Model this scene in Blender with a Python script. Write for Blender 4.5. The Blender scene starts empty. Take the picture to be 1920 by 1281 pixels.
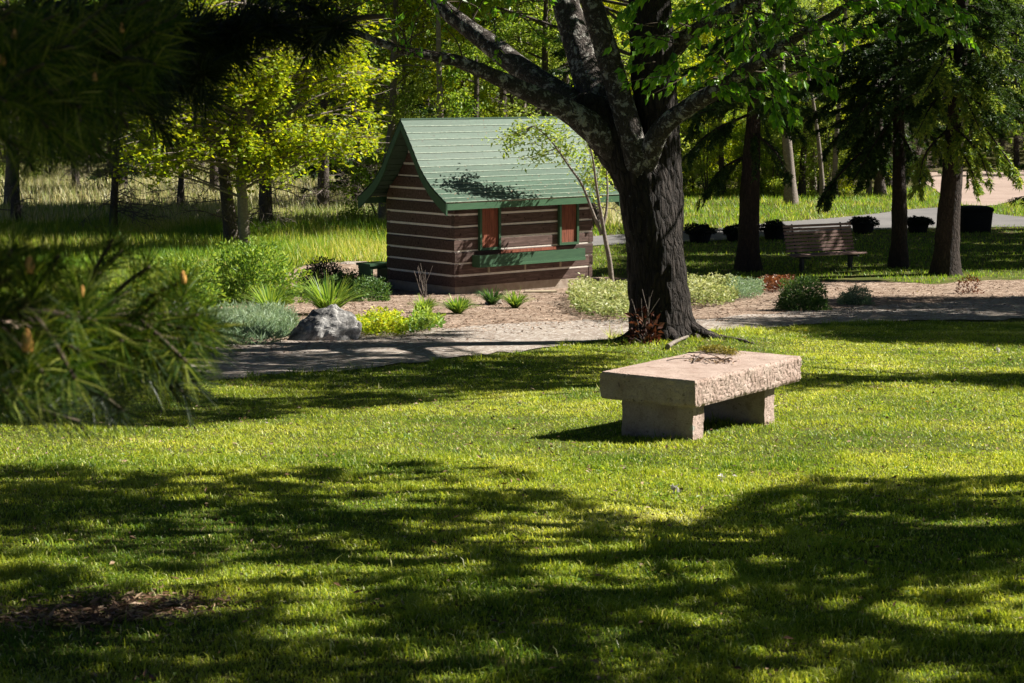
import bpy, math, random
import numpy as np
from math import radians, sin, cos, pi
S = bpy.context.scene
COL = S.collection
# ------------------------------------------------------------------ camera, sky, sun, exposure
F = 3733.3
PITCH = math.atan(480.5 / F)
EYE = 1.6
cam = bpy.data.objects.new('camera', bpy.data.cameras.new('camera'))
COL.objects.link(cam); S.camera = cam
cam.location = (0, 0, EYE)
cam.rotation_euler = (pi / 2 - PITCH, 0, 0)
cam.data.sensor_width = 36; cam.data.lens = 70
cam.data.clip_start = .1; cam.data.clip_end = 2000
cam.data.dof.use_dof = True
cam.data.dof.focus_distance = 21
cam.data.dof.aperture_fstop = 11
SUN_EL = radians(40); SUN_AZ = radians(77)          # azimuth clockwise from +Y
SD = np.array([sin(SUN_AZ) * cos(SUN_EL), cos(SUN_AZ) * cos(SUN_EL), sin(SUN_EL)])
world = bpy.data.worlds.new('World'); S.world = world
world.use_nodes = True
wn = world.node_tree
sky = wn.nodes.new('ShaderNodeTexSky'); sky.sky_type = 'NISHITA'; sky.sun_disc = False
sky.air_density = .15; sky.dust_density = .3; sky.ozone_density = 1.5
sky.sun_elevation = SUN_EL; sky.sun_rotation = SUN_AZ
wn.links.new(sky.outputs[0], wn.nodes['Background'].inputs[0])
wn.nodes['Background'].inputs[1].default_value = .05
sl = bpy.data.lights.new('sun', 'SUN'); sl.energy = 5; sl.angle = radians(.5); sl.color = (1, .95, .86)
so = bpy.data.objects.new('sun', sl); COL.objects.link(so)
import mathutils
so.rotation_euler = mathutils.Vector(SD).to_track_quat('Z', 'Y').to_euler()
so.location = (20, 10, 30)
S.view_settings.view_transform = 'Standard'; S.view_settings.look = 'None'
S.view_settings.exposure = 1.15; S.view_settings.gamma = 1
S.render.engine = 'CYCLES'
S.cycles.max_bounces = 4; S.cycles.diffuse_bounces = 1; S.cycles.transmission_bounces = 2; S.cycles.glossy_bounces = 1
S.cycles.use_denoising = True

# ------------------------------------------------------------------ helpers
def ray(px, py):
    cx = (px - 960) / F; cy = (640.5 - py) / F
    return np.array([cx, cos(PITCH) + cy * sin(PITCH), -sin(PITCH) + cy * cos(PITCH)])
def pt(px, py, d):
    r = ray(px, py); r = r / r[1]
    return np.array([0, 0, EYE]) + r * d
def gz(x, y):
    x = np.asarray(x, float); y = np.asarray(y, float)
    t = np.clip(y - 34, 0, 10)
    z = -.064 * (np.minimum(y, 34) + t - t * t / 20)
    z = z + .0035 * np.clip(y - 92, 0, 80) ** 2
    z = z + .02 * np.sin(x * .8 + y * .35) * np.clip((30 - y) / 10, 0, 1) * np.clip((y - 3) / 5, 0, 1)
    z = z + .10 * np.exp(-((x - 2.6) ** 2 / 1.8 + (y - 24.3) ** 2 / .9))
    return z
def at(px, py):
    r = ray(px, py); r = r / r[1]
    d = 5.0; st = .25
    def h(d): return EYE + r[2] * d - float(gz(r[0] * d, d))
    while h(d) > 0 and d < 200: d += st
    a, b = d - st, d
    for _ in range(30):
        m = (a + b) / 2
        if h(m) > 0: a = m
        else: b = m
    return np.array([r[0] * a, a, float(gz(r[0] * a, a))])
def project(P):
    P = np.atleast_2d(P); q = P - np.array([0, 0, EYE])
    zc = q[:, 1] * cos(PITCH) - q[:, 2] * sin(PITCH)
    yc = q[:, 1] * sin(PITCH) + q[:, 2] * cos(PITCH)
    return 960 + F * q[:, 0] / zc, 640.5 - F * yc / zc
def hsh(i):
    i = (i.astype(np.int64) & 0x7fffffff)
    i = (i ^ (i >> 15)) * 0x2c1b3c6d & 0xffffffff
    i = (i ^ (i >> 12)) * 0x297a2d39 & 0xffffffff
    return ((i ^ (i >> 15)) & 0xffffff) / float(0xffffff)
def vnoise(P, seed=0):
    P = np.asarray(P, float); f = np.floor(P).astype(np.int64); u = P - f; u = u * u * (3 - 2 * u)
    out = 0
    for a in (0, 1):
        for b in (0, 1):
            for c in (0, 1):
                k = hsh((f[:, 0] + a) * 73856093 ^ (f[:, 1] + b) * 19349663 ^ (f[:, 2] + c) * 83492791 ^ (seed * 7919 + 13))
                out = out + k * (u[:, 0] if a else 1 - u[:, 0]) * (u[:, 1] if b else 1 - u[:, 1]) * (u[:, 2] if c else 1 - u[:, 2])
    return out
def fbm(P, o=3, seed=0):
    P = np.asarray(P, float); s = 0; a = .5; t = 0
    for i in range(o):
        s = s + a * vnoise(P * 2 ** i, seed + i); t += a; a *= .5
    return s / t
def unit(v):
    v = np.asarray(v, float); return v / np.maximum(np.linalg.norm(v, axis=-1, keepdims=True), 1e-9)

class MB:
    """collects vertices and faces (3 or 4 corners), becomes ONE mesh"""
    def __init__(s): s.V = []; s.n = 0; s.Q = []
    def add(s, V, Fc, mat=0, rnd=None, smooth=False):
        V = np.asarray(V, float).reshape(-1, 3); Fc = np.asarray(Fc, np.int64)
        if len(Fc) == 0: return
        if rnd is None: rnd = np.full(len(Fc), .5)
        s.Q.append((Fc + s.n, mat, np.broadcast_to(np.asarray(rnd, float), (len(Fc),)), smooth)); s.V.append(V); s.n += len(V)
    def merge(s, o):
        for Fc, m, r, sm in o.Q: s.Q.append((Fc + s.n, m, r, sm))
        s.V += o.V; s.n += o.n
    def mesh(s, name, mats):
        me = bpy.data.meshes.new(name)
        V = np.concatenate(s.V); me.vertices.add(len(V)); me.vertices.foreach_set('co', V.astype(np.float32).ravel())
        lo = np.concatenate([q[0].ravel() for q in s.Q]); tot = np.concatenate([np.full(len(q[0]), q[0].shape[1]) for q in s.Q])
        me.loops.add(len(lo)); me.loops.foreach_set('vertex_index', lo.astype(np.int32))
        me.polygons.add(len(tot)); st = np.concatenate([[0], np.cumsum(tot)[:-1]])
        me.polygons.foreach_set('loop_start', st.astype(np.int32))
        me.polygons.foreach_set('material_index', np.concatenate([np.full(len(q[0]), q[1]) for q in s.Q]).astype(np.int32))
        me.polygons.foreach_set('use_smooth', np.concatenate([np.full(len(q[0]), q[3]) for q in s.Q]).astype(bool))
        me.update(calc_edges=True)
        a = me.attributes.new('rnd', 'FLOAT', 'FACE'); a.data.foreach_set('value', np.concatenate([q[2] for q in s.Q]).astype(np.float32))
        for m in (mats if isinstance(mats, (list, tuple)) else [mats]): me.materials.append(m)
        return me
    def build(s, name, mats, parent=None, origin=None):
        o = bpy.data.objects.new(name, s.mesh(name, mats)); COL.objects.link(o)
        if parent: o.parent = parent
        if origin is not None: o.location = origin
        return o
    # shapes
    def box(s, c, sz, mat=0, rnd=.5, R=None):
        c = np.asarray(c, float); h = np.asarray(sz, float) / 2
        V = np.array([[x, y, z] for x in (-1, 1) for y in (-1, 1) for z in (-1, 1)]) * h
        if R is not None: V = V @ np.asarray(R).T
        s.add(V + c, [[0, 1, 3, 2], [4, 6, 7, 5], [0, 4, 5, 1], [2, 3, 7, 6], [0, 2, 6, 4], [1, 5, 7, 3]], mat, rnd)
    def tube(s, P, r, n=6, mat=0, rnd=.5, cap=True, smooth=True, rough=0, seed=0, fr=(1, 1, 1)):
        P = np.asarray(P, float); k = len(P); r = np.broadcast_to(np.asarray(r, float), (k,))
        T = np.gradient(P, axis=0); T = unit(T)
        ref = np.array([0, 0, 1.]) if abs(T[:, 2]).mean() < .8 else np.array([0, 1., 0])
        A = unit(np.cross(T, ref)); B = np.cross(T, A)
        th = np.arange(n) * 2 * pi / n
        N = (A[:, None] * np.cos(th)[None, :, None] + B[:, None] * np.sin(th)[None, :, None])
        V = P[:, None] + N * r[:, None, None]
        if rough:
            q = V.reshape(-1, 3) * np.array(fr); a = fbm(q, 3, seed) - .5
            ridge = np.abs(vnoise(q * np.array([2.2, 2.2, 1.6]) + 5, seed + 9) - .5) * 2
            V = V + N * ((a * 1.2 + (ridge - .5) * .9).reshape(k, n, 1) * rough)
        i = np.arange(k - 1)[:, None] * n; j = np.arange(n)[None]; j2 = (j + 1) % n
        Q = np.stack([i + j, i + j2, i + n + j2, i + n + j], -1).reshape(-1, 4)
        s.add(V, Q, mat, rnd, smooth)
        if cap:
            s.add(np.vstack([V[-1], P[-1] + T[-1] * r[-1] * .5]), [[a, (a + 1) % n, n] for a in range(n)], mat, rnd, smooth)
            s.add(np.vstack([V[0], P[0]]), [[(a + 1) % n, a, n] for a in range(n)], mat, rnd, smooth)
    def leaves(s, C, D, N, L, W, mat=0, rnd=None, fold=.25):
        C = np.asarray(C, float); n = len(C)
        if n == 0: return
        D = unit(D); N = unit(N - (N * D).sum(1, keepdims=True) * D); Sx = np.cross(D, N)
        L = np.broadcast_to(L, (n,))[:, None]; W = np.broadcast_to(W, (n,))[:, None]
        a = C; l = C + D * L * .42 + Sx * W * .5 + N * W * fold; t = C + D * L; r = C + D * L * .42 - Sx * W * .5 + N * W * fold
        V = np.stack([a, l, t, r], 1).reshape(-1, 3)
        s.add(V, np.arange(4 * n).reshape(n, 4), mat, np.random.rand(n) if rnd is None else rnd)
    def blades(s, B, H, W, bend, mat=0, rnd=None, seg=2, az=None):
        n = len(B); 
        if az is None: az = np.random.rand(n) * 2 * pi
        fa = az + np.random.normal(0, .5, n)
        side = np.stack([np.cos(fa + pi / 2), np.sin(fa + pi / 2), 0 * fa], 1); out = np.stack([np.cos(az), np.sin(az), 0 * az], 1)
        H = np.broadcast_to(H, (n,))[:, None]; W = np.broadcast_to(W, (n,))[:, None]; bend = np.broadcast_to(bend, (n,))[:, None]
        up = np.array([[0, 0, 1.]])
        if rnd is None: rnd = np.random.rand(n)
        if seg == 1:
            V = np.stack([B - side * W / 2, B + side * W / 2, B + up * H * (1 - .35 * bend) + out * H * bend], 1)
            s.add(V.reshape(-1, 3), np.arange(3 * n).reshape(n, 3), mat, rnd)
        else:
            m = B + up * H * .55 + out * H * bend * .3; t = B + up * H * (1 - .35 * bend) + out * H * bend
            V = np.stack([B - side * W / 2, B + side * W / 2, m + side * W * .4, m - side * W * .4, t], 1).reshape(-1, 3)
            i = np.arange(n)[:, None] * 5
            k = s.n
            s.add(V, i + np.array([[0, 1, 2, 3]]), mat, rnd)
            s.Q.append((i + k + np.array([[3, 2, 4]]), mat, rnd, False))

def tag(o, label, cat, group=None, kind=None):
    if label: o['label'] = label
    if cat: o['category'] = cat
    if group: o['group'] = group
    if kind: o['kind'] = kind
    return o
def empty(name, loc, label, cat, group=None, rz=0):
    o = bpy.data.objects.new(name, None); COL.objects.link(o); o.location = loc; o.rotation_euler = (0, 0, rz); o.empty_display_size = .2
    return tag(o, label, cat, group)
def dup(root, loc, rz=0, sc=1, label=None, group=None):
    r = root.copy(); COL.objects.link(r); r.location = loc; r.rotation_euler = (0, 0, rz); r.scale = (sc, sc, sc)
    if label: r['label'] = label
    if group: r['group'] = group
    for ch in list(root.children):
        c = ch.copy(); COL.objects.link(c); c.parent = r
        for g in ch.children:
            d = g.copy(); COL.objects.link(d); d.parent = c
    return r

# ------------------------------------------------------------------ materials
def newmat(name):
    m = bpy.data.materials.new(name); m.use_nodes = True
    nt = m.node_tree; return m, nt, nt.nodes['Principled BSDF'], nt.nodes['Material Output']
def ramp(nt, cols, fac, interp='LINEAR'):
    r = nt.nodes.new('ShaderNodeValToRGB'); r.color_ramp.interpolation = interp
    e = r.color_ramp.elements
    while len(e) < len(cols): e.new(.5)
    for i, (p, c) in enumerate(cols): e[i].position = p; e[i].color = (*c, 1)
    nt.links.new(fac, r.inputs[0]); return r.outputs[0]
def noise(nt, scale, detail=5, rough=.6, vec=None, dist=0):
    n = nt.nodes.new('ShaderNodeTexNoise'); n.inputs['Scale'].default_value = scale; n.inputs['Detail'].default_value = detail
    n.inputs['Roughness'].default_value = rough; n.inputs['Distortion'].default_value = dist
    if vec is not None: nt.links.new(vec, n.inputs['Vector'])
    return n.outputs[0]
def coords(nt, sc=(1, 1, 1), kind='Object'):
    t = nt.nodes.new('ShaderNodeTexCoord'); m = nt.nodes.new('ShaderNodeMapping'); m.inputs['Scale'].default_value = sc
    nt.links.new(t.outputs[kind], m.inputs[0]); return m.outputs[0]
def mix(nt, a, b, f, mode='MIX'):
    m = nt.nodes.new('ShaderNodeMix'); m.data_type = 'RGBA'; m.blend_type = mode
    for s_, v in ((m.inputs[0], f), (m.inputs[6], a), (m.inputs[7], b)):
        if isinstance(v, (int, float)): s_.default_value = v
        elif isinstance(v, tuple): s_.default_value = (*v, 1)
        else: nt.links.new(v, s_)
    return m.outputs[2]
def bump(nt, b, h, strength, dist):
    n = nt.nodes.new('ShaderNodeBump'); n.inputs['Strength'].default_value = strength; n.inputs['Distance'].default_value = dist
    nt.links.new(h, n.inputs['Height']); nt.links.new(n.outputs[0], b.inputs['Normal']); return n
def leaf_mat(name, cols, trans=.5, tint=(1.35, 1.25, .6), rough=.45, spec=.3, gain=2.0):
    cols = [(p, tuple(min(v * gain, .8) for v in c)) for p, c in cols]
    m, nt, b, out = newmat(name)
    a = nt.nodes.new('ShaderNodeAttribute'); a.attribute_name = 'rnd'
    c = ramp(nt, cols, a.outputs['Fac'])
    nt.links.new(c, b.inputs['Base Color']); b.inputs['Roughness'].default_value = rough; b.inputs['Specular IOR Level'].default_value = spec
    t = nt.nodes.new('ShaderNodeBsdfTranslucent'); nt.links.new(mix(nt, c, tint, 1.0, 'MULTIPLY'), t.inputs[0])
    x = nt.nodes.new('ShaderNodeMixShader'); x.inputs[0].default_value = trans
    nt.links.new(b.outputs[0], x.inputs[1]); nt.links.new(t.outputs[0], x.inputs[2]); nt.links.new(x.outputs[0], out.inputs[0])
    return m
def plain(name, cols, scale=8, rough=.8, spec=.3, bs=.3, bd=.01, detail=6, sc=(1, 1, 1), bscale=None, metal=0):
    m, nt, b, out = newmat(name); v = coords(nt, sc)
    n = noise(nt, scale, detail, .65, v)
    nt.links.new(ramp(nt, cols, n), b.inputs['Base Color']); b.inputs['Roughness'].default_value = rough
    b.inputs['Specular IOR Level'].default_value = spec; b.inputs['Metallic'].default_value = metal
    if bs: bump(nt, b, noise(nt, bscale or scale * 2, 8, .7, v), bs, bd)
    return m
def bark_mat(name, dark, light, lichen=None, lsc=5, vs=.35, scale=14, bd=.03, lth=.6):
    m, nt, b, out = newmat(name); v = coords(nt, (1, 1, vs))
    vo = nt.nodes.new('ShaderNodeTexVoronoi'); vo.feature = 'DISTANCE_TO_EDGE'; vo.inputs['Scale'].default_value = scale
    n0 = nt.nodes.new('ShaderNodeTexNoise'); n0.inputs['Scale'].default_value = scale * .6; n0.inputs['Detail'].default_value = 6; nt.links.new(v, n0.inputs['Vector'])
    vv = nt.nodes.new('ShaderNodeVectorMath'); vv.operation = 'MULTIPLY_ADD'; vv.inputs[1].default_value = (.16, .16, .16)
    nt.links.new(n0.outputs['Color'], vv.inputs[0]); nt.links.new(v, vv.inputs[2]); nt.links.new(vv.outputs[0], vo.inputs['Vector'])
    h = ramp(nt, [(0, (0, 0, 0)), (.12, (.55, .55, .55)), (.4, (1, 1, 1))], vo.outputs['Distance'])
    f = noise(nt, scale * 3, 8, .7, v)
    hh = mix(nt, h, f, .4)
    c = mix(nt, dark, light, mix(nt, hh, noise(nt, 2.5, 4, .5, v), .3))
    if lichen:
        lv = coords(nt)
        ln = ramp(nt, [(lth, (0, 0, 0)), (lth + .05, (1, 1, 1))], noise(nt, lsc, 8, .75, lv, .4))
        c = mix(nt, c, lichen, ln)
    nt.links.new(c, b.inputs['Base Color']); b.inputs['Roughness'].default_value = .85; b.inputs['Specular IOR Level'].default_value = .25
    bump(nt, b, hh, 1, bd); return m

M = {}
M['grass'] = leaf_mat('lawn_grass', [(0, (.04, .08, .008)), (.45, (.135, .17, .018)), (.75, (.22, .235, .03)), (.9, (.34, .31, .09)), (1, (.48, .41, .2))], .45, gain=2.7)
M['meadow'] = leaf_mat('meadow_grass', [(0, (.05, .12, .015)), (.5, (.12, .19, .02)), (.85, (.22, .25, .04)), (1, (.35, .32, .14))], .45)
M['reed'] = leaf_mat('pale_reeds', [(0, (.12, .17, .04)), (.4, (.24, .24, .11)), (.8, (.38, .33, .2)), (1, (.48, .42, .28))], .4, (1.1, 1.05, .8))
M['maple'] = leaf_mat('bright_leaf', [(0, (.10, .17, .012)), (.5, (.19, .24, .015)), (1, (.28, .29, .02))], .55, (1.4, 1.25, .4))
M['leafmid'] = leaf_mat('mid_leaf', [(0, (.04, .09, .012)), (.6, (.11, .16, .02)), (1, (.2, .23, .035))], .5, gain=2.5)
M['leafbig'] = leaf_mat('broad_leaf', [(0, (.04, .11, .012)), (.6, (.08, .17, .015)), (1, (.14, .23, .025))], .5, (1.3, 1.35, .35), .35, .5)
M['leafpale'] = leaf_mat('pale_leaf', [(0, (.10, .16, .03)), (.6, (.18, .24, .05)), (1, (.30, .33, .12))], .5)
M['spruce'] = leaf_mat('spruce_needles', [(0, (.012, .028, .010)), (.7, (.03, .06, .014)), (1, (.06, .09, .02))], .3, gain=1.9)
M['sprucelit'] = leaf_mat('young_lit_spruce_needles', [(0, (.03, .06, .012)), (.6, (.09, .13, .02)), (1, (.17, .19, .03))], .4, gain=3)  # young needles, with sunlight put into their brighter colour
M['pine'] = leaf_mat('pine_needles', [(0, (.008, .025, .004)), (.5, (.035, .075, .008)), (.85, (.14, .18, .02)), (1, (.26, .27, .06))], .3, (1.2, 1.2, .5), .5, .12, 1.2)
M['pinedark'] = leaf_mat('shaded_pine_needles', [(0, (.01, .022, .008)), (1, (.025, .045, .014))], .15, gain=.9)  # darker copy of the pine needles, with shade put into the colour
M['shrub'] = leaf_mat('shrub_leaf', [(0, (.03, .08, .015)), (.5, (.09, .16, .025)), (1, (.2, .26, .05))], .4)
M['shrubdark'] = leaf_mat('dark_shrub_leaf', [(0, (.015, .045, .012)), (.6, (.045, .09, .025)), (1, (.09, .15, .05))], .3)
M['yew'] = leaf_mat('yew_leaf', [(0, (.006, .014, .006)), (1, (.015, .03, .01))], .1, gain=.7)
M['silver'] = leaf_mat('silvery_leaf', [(0, (.12, .2, .10)), (.5, (.22, .32, .19)), (1, (.36, .45, .3))], .35, (1.1, 1.1, .8), gain=1.15)
M['variegated'] = leaf_mat('variegated_leaf', [(0, (.12, .18, .05)), (.5, (.26, .3, .11)), (1, (.48, .48, .27))], .35, (1.1, 1.1, .7), gain=1.35)
M['chartreuse'] = leaf_mat('yellow_green_leaf', [(0, (.06, .12, .01)), (.5, (.16, .23, .015)), (1, (.34, .34, .03))], .45)
M['rust'] = leaf_mat('rust_brown_leaf', [(0, (.05, .018, .01)), (.6, (.16, .06, .025)), (1, (.35, .17, .07))], .3, (1.3, .9, .7), gain=.8)
M['rustdark'] = leaf_mat('dark_rust_leaf', [(0, (.02, .008, .006)), (.6, (.07, .025, .015)), (1, (.18, .08, .04))], .3, (1.3, .9, .7), gain=1)
M['moss'] = leaf_mat('moss', [(0, (.05, .05, .01)), (.6, (.17, .15, .02)), (1, (.3, .25, .04))], .2, gain=1.7)
M['litter'] = leaf_mat('dry_litter', [(0, (.08, .04, .02)), (.5, (.24, .14, .08)), (1, (.45, .32, .2))], .1, (1, 1, 1), gain=1)
M['bark_big'] = bark_mat('furrowed_bark', (.006, .005, .004), (.06, .046, .039), (.34, .34, .30), 17, .28, 14, .12, .64)
M['bark_limb'] = bark_mat('lichened_limb_bark', (.010, .008, .007), (.13, .105, .09), (.42, .40, .36), 9, .6, 20, .04, .53)
M['bark_dark'] = bark_mat('dark_conifer_bark', (.008, .007, .006), (.07, .05, .04), None, 5, .35, 16, .03)
M['bark_mid'] = bark_mat('conifer_bark', (.03, .024, .02), (.17, .135, .115), (.3, .3, .27), 14, .4, 18, .02, .62)
M['bark_smooth'] = bark_mat('smooth_pale_bark', (.12, .10, .085), (.30, .25, .21), (.42, .4, .36), 8, 1.5, 9, .006, .6)
M['deadwood'] = plain('dead_twig', [(.2, (.06, .045, .038)), (.8, (.24, .2, .17))], 5, .9)
M['twig'] = plain('twig', [(.2, (.04, .028, .02)), (.8, (.12, .09, .06))], 6, .9)

# ------------------------------------------------------------------ ground layout (edges read in photo pixels, used as world positions)
PATH_BOT = [(-200, 760), (80, 738), (400, 713), (560, 701), (700, 690), (900, 668), (1040, 652), (1180, 634), (1250, 628), (1330, 622), (1400, 618), (1640, 606), (1920, 598), (2200, 592)]
PATH_TOP = [(-200, 690), (80, 678), (400, 657), (560, 641), (700, 629), (830, 619), (1000, 610), (1180, 603), (1330, 602), (1400, 596), (1500, 588), (1700, 573), (1920, 561), (2200, 552)]
def lerp(tab, x): return np.interp(x, [p[0] for p in tab], [p[1] for p in tab])
def soilmat(name, cols, sc, bs, bd, fine=60, spk=None):
    m, nt, b, out = newmat(name); v = coords(nt)
    n1 = noise(nt, sc, 6, .65, v); n2 = noise(nt, fine, 6, .8, v)
    c = mix(nt, ramp(nt, cols, n1), ramp(nt, [(.3, (.45, .42, .4)), (.7, (1.4, 1.4, 1.4))], n2), .8, 'MULTIPLY')
    if spk:
        vo = nt.nodes.new('ShaderNodeTexVoronoi'); vo.inputs['Scale'].default_value = fine * .6; nt.links.new(v, vo.inputs['Vector'])
        c = mix(nt, c, spk, ramp(nt, [(.75, (0, 0, 0)), (.8, (1, 1, 1))], vo.outputs['Color']))
    nt.links.new(c, b.inputs['Base Color']); b.inputs['Roughness'].default_value = .95; b.inputs['Specular IOR Level'].default_value = .1
    bump(nt, b, n2, bs, bd); return m
M['soil'] = soilmat('lawn_thatch', [(.25, (.05, .07, .014)), (.5, (.10, .12, .025)), (.7, (.2, .17, .07))], 3.5, .8, .02, 90)
M['forest'] = soilmat('forest_floor', [(.3, (.05, .07, .015)), (.5, (.10, .09, .035)), (.7, (.16, .13, .07))], 1.2, .6, .03, 25)
M['gravel'] = soilmat('gravel', [(.3, (.27, .22, .185)), (.7, (.41, .355, .305))], 1.1, 1, .012, 45, (.62, .58, .53))
M['mulch'] = soilmat('bark_mulch', [(.3, (.21, .145, .105)), (.5, (.32, .235, .175)), (.7, (.43, .34, .27))], 2.5, 1, .03, 22, (.55, .42, .33))
M['asphalt'] = soilmat('pale_asphalt', [(.3, (.17, .165, .165)), (.7, (.24, .23, .225))], .6, .3, .004, 40)
M['drive'] = soilmat('pinkish_gravel_drive', [(.3, (.33, .25, .21)), (.7, (.45, .35, .30))], .6, .3, .004, 30)

ys = np.concatenate([np.arange(-6, 34, .5), np.arange(34, 46, .5), np.arange(46, 100, 2), np.arange(100, 180, 4), [190, 230, 300, 420, 600]])
xs = np.concatenate([[-400, -250, -150, -100, -70], np.arange(-50, -8, 2), np.arange(-8, 8, .4), np.arange(8, 50, 2), [50, 70, 100, 150, 250, 400]])
X, Y = np.meshgrid(xs, ys)
m = MB(); nx = len(xs); V = np.stack([X, Y, gz(X, Y)], -1).reshape(-1, 3)
i = (np.arange(len(ys) - 1)[:, None] * nx + np.arange(nx - 1)[None]).ravel()
yc = V[i, 1]
for sel, mt in ((yc < 52, 0), (yc >= 52, 1)):
    q = i[sel]; m.add(V, np.stack([q, q + 1, q + nx + 1, q + nx], -1), mt, smooth=True)
g = m.build('ground', [M['soil'], M['forest']]); tag(g, None, None, kind='structure')

def sheet(name, mat, top, bot, x0, x1, n, k, lift, wob=.0, seed=0):
    """a draped strip between two edges"""
    R = []
    for px in np.linspace(x0, x1, n):
        wt = (fbm(np.array([[px * .02, 1, seed]]), 3)[0] - .5) * wob
        wb = (fbm(np.array([[px * .03, 7, seed]]), 3)[0] - .5) * wob
        A = at(px, lerp(bot, px) + wb); B = at(px, lerp(top, px) + wt)
        for t in np.linspace(0, 1, k):
            p = A * (1 - t) + B * t; p[2] = gz(p[0], p[1]) + lift; R.append(p)
    R = np.array(R); i = (np.arange(n - 1)[:, None] * k + np.arange(k - 1)[None]).ravel()
    mb = MB(); mb.add(R, np.stack([i, i + k, i + k + 1, i + 1], -1), 0, smooth=True)
    o = mb.build(name, mat); tag(o, None, None, kind='structure'); return o
BED_TOP = [(-200, 590), (250, 580), (440, 575), (560, 500), (640, 492), (730, 500), (853, 520), (1000, 520), (1180, 520), (1300, 545), (1400, 527), (1600, 527), (1750, 532), (2200, 510)]
sheet('mulch_bed', M['mulch'], BED_TOP, PATH_TOP, -200, 2200, 120, 16, .008, 8, 3)
sheet('gravel_path', M['gravel'], [(a, b - 4) for a, b in PATH_TOP], PATH_BOT, -200, 2200, 160, 8, .013, 10, 5)
FP_T = [(1080, 446), (1180, 440), (1330, 432), (1450, 418), (1560, 410), (1640, 402), (1700, 394), (1760, 390), (1920, 408), (2200, 414)]
FP_B = [(1080, 464), (1180, 458), (1330, 453), (1450, 444), (1600, 434), (1700, 430), (1800, 428), (1920, 426), (2200, 430)]
sheet('far_path', M['asphalt'], FP_T, FP_B, 1080, 2200, 64, 5, .02)
sheet('driveway', M['drive'], [(1640, 322), (1750, 324), (1920, 320), (2300, 312)], [(1640, 328), (1740, 344), (1785, 384), (1860, 388), (1920, 372), (2300, 340)], 1640, 2300, 30, 6, .026)

# ------------------------------------------------------------------ lawn grass
rng = np.random.default_rng(7); np.random.seed(11)
def ptsband(y0, y1, dens, margin=1.0, k=.275):
    A = k * (y1 * y1 - y0 * y0) + 2 * margin * (y1 - y0); n = int(A * dens)
    y = np.sqrt(rng.random(n * 1) * (y1 * y1 - y0 * y0) + y0 * y0)
    x = (rng.random(n) * 2 - 1) * (k * y + margin); return x, y
dirtC = [at(190, 1150), at(110, 1165), at(270, 1135)]
def dirt(x, y):
    v = np.zeros(len(x))
    for c, (rx, ry) in zip(dirtC, ((.5, .38), (.45, .16), (.35, .3))):
        v = np.maximum(v, np.exp(-(((x - c[0]) / rx) ** 2 + ((y - c[1]) / ry) ** 2) * 1.2))
    return v
TREE = at(1243, 634)
BENCH = at(1300, 826)
mg = MB()
for y0, y1, dens, hh, ww, seg in ((5.6, 9, 6800, .034, .0052, 2), (9, 13, 5000, .030, .006, 2), (13, 18, 3000, .028, .008, 1), (18, 29, 1900, .030, .012, 1)):
    x, y = ptsband(y0, y1, dens, 3.2); k_ = (np.abs(x) < .275 * y + .9) | (rng.random(len(x)) < .5); x, y = x[k_], y[k_]
    z = gz(x, y); P = np.stack([x, y, z], 1); px, py = project(P)
    edge = lerp(PATH_BOT, np.clip(px, -200, 2200)) + (fbm(np.stack([x * 3, y * 3, 0 * x], 1), 2) - .5) * 14
    keep = py > edge
    patch = fbm(np.stack([x * 1.1, y * 1.1, 0 * x], 1), 3, 4)
    dt = dirt(x, y); keep &= rng.random(len(x)) > dt * 1.35
    td = np.hypot(x - TREE[0], (y - TREE[1]) * 1.0); keep &= rng.random(len(x)) > np.clip(1.3 - td / 1.0, 0, 1) * .75
    keep &= rng.random(len(x)) < .55 + patch * .9
    P, patch = P[keep], patch[keep]; n = len(P)
    tuft = vnoise(P * np.array([5, 5, 0]), 21)
    long = .62 + 1.3 * np.clip(tuft - .45, 0, 1) * 1.6 + (rng.random(n) < .03) * .8
    h = hh * long * rng.uniform(.6, 1.25, n); pe = (py - edge)[keep]; h = h * (1 + 1.3 * np.exp(-(pe / 5) ** 2))
    bx, by = P[:, 0] - BENCH[0], P[:, 1] - BENCH[1]
    for q in (0, .95): h = h * (1 + 1.2 * np.exp(-((bx - .58 * q + .25) ** 2 / .12 + (by - .81 * q - .12) ** 2 / .12)))
    h = h * (1 + 1.5 * np.exp(-((td[keep] - .75) / .22) ** 2))
    rv = np.clip(rng.beta(2.2, 2.2, n) * .75 + (patch - .5) * .9 + (vnoise(P * np.array([1.7, 1.7, 0]), 33) - .5) * .35, 0, 1)
    dry = rng.random(n) < .05; rv[dry] = rng.uniform(.9, 1, dry.sum())
    mg.blades(P, h, ww * rng.uniform(.7, 1.3, n), rng.uniform(.3, 1.25, n), 0, rv, seg)
    print('grass', n)
o = mg.build('lawn_grass', M['grass']); tag(o, 'short mown lawn grass in the foreground', 'grass', kind='stuff')

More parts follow.
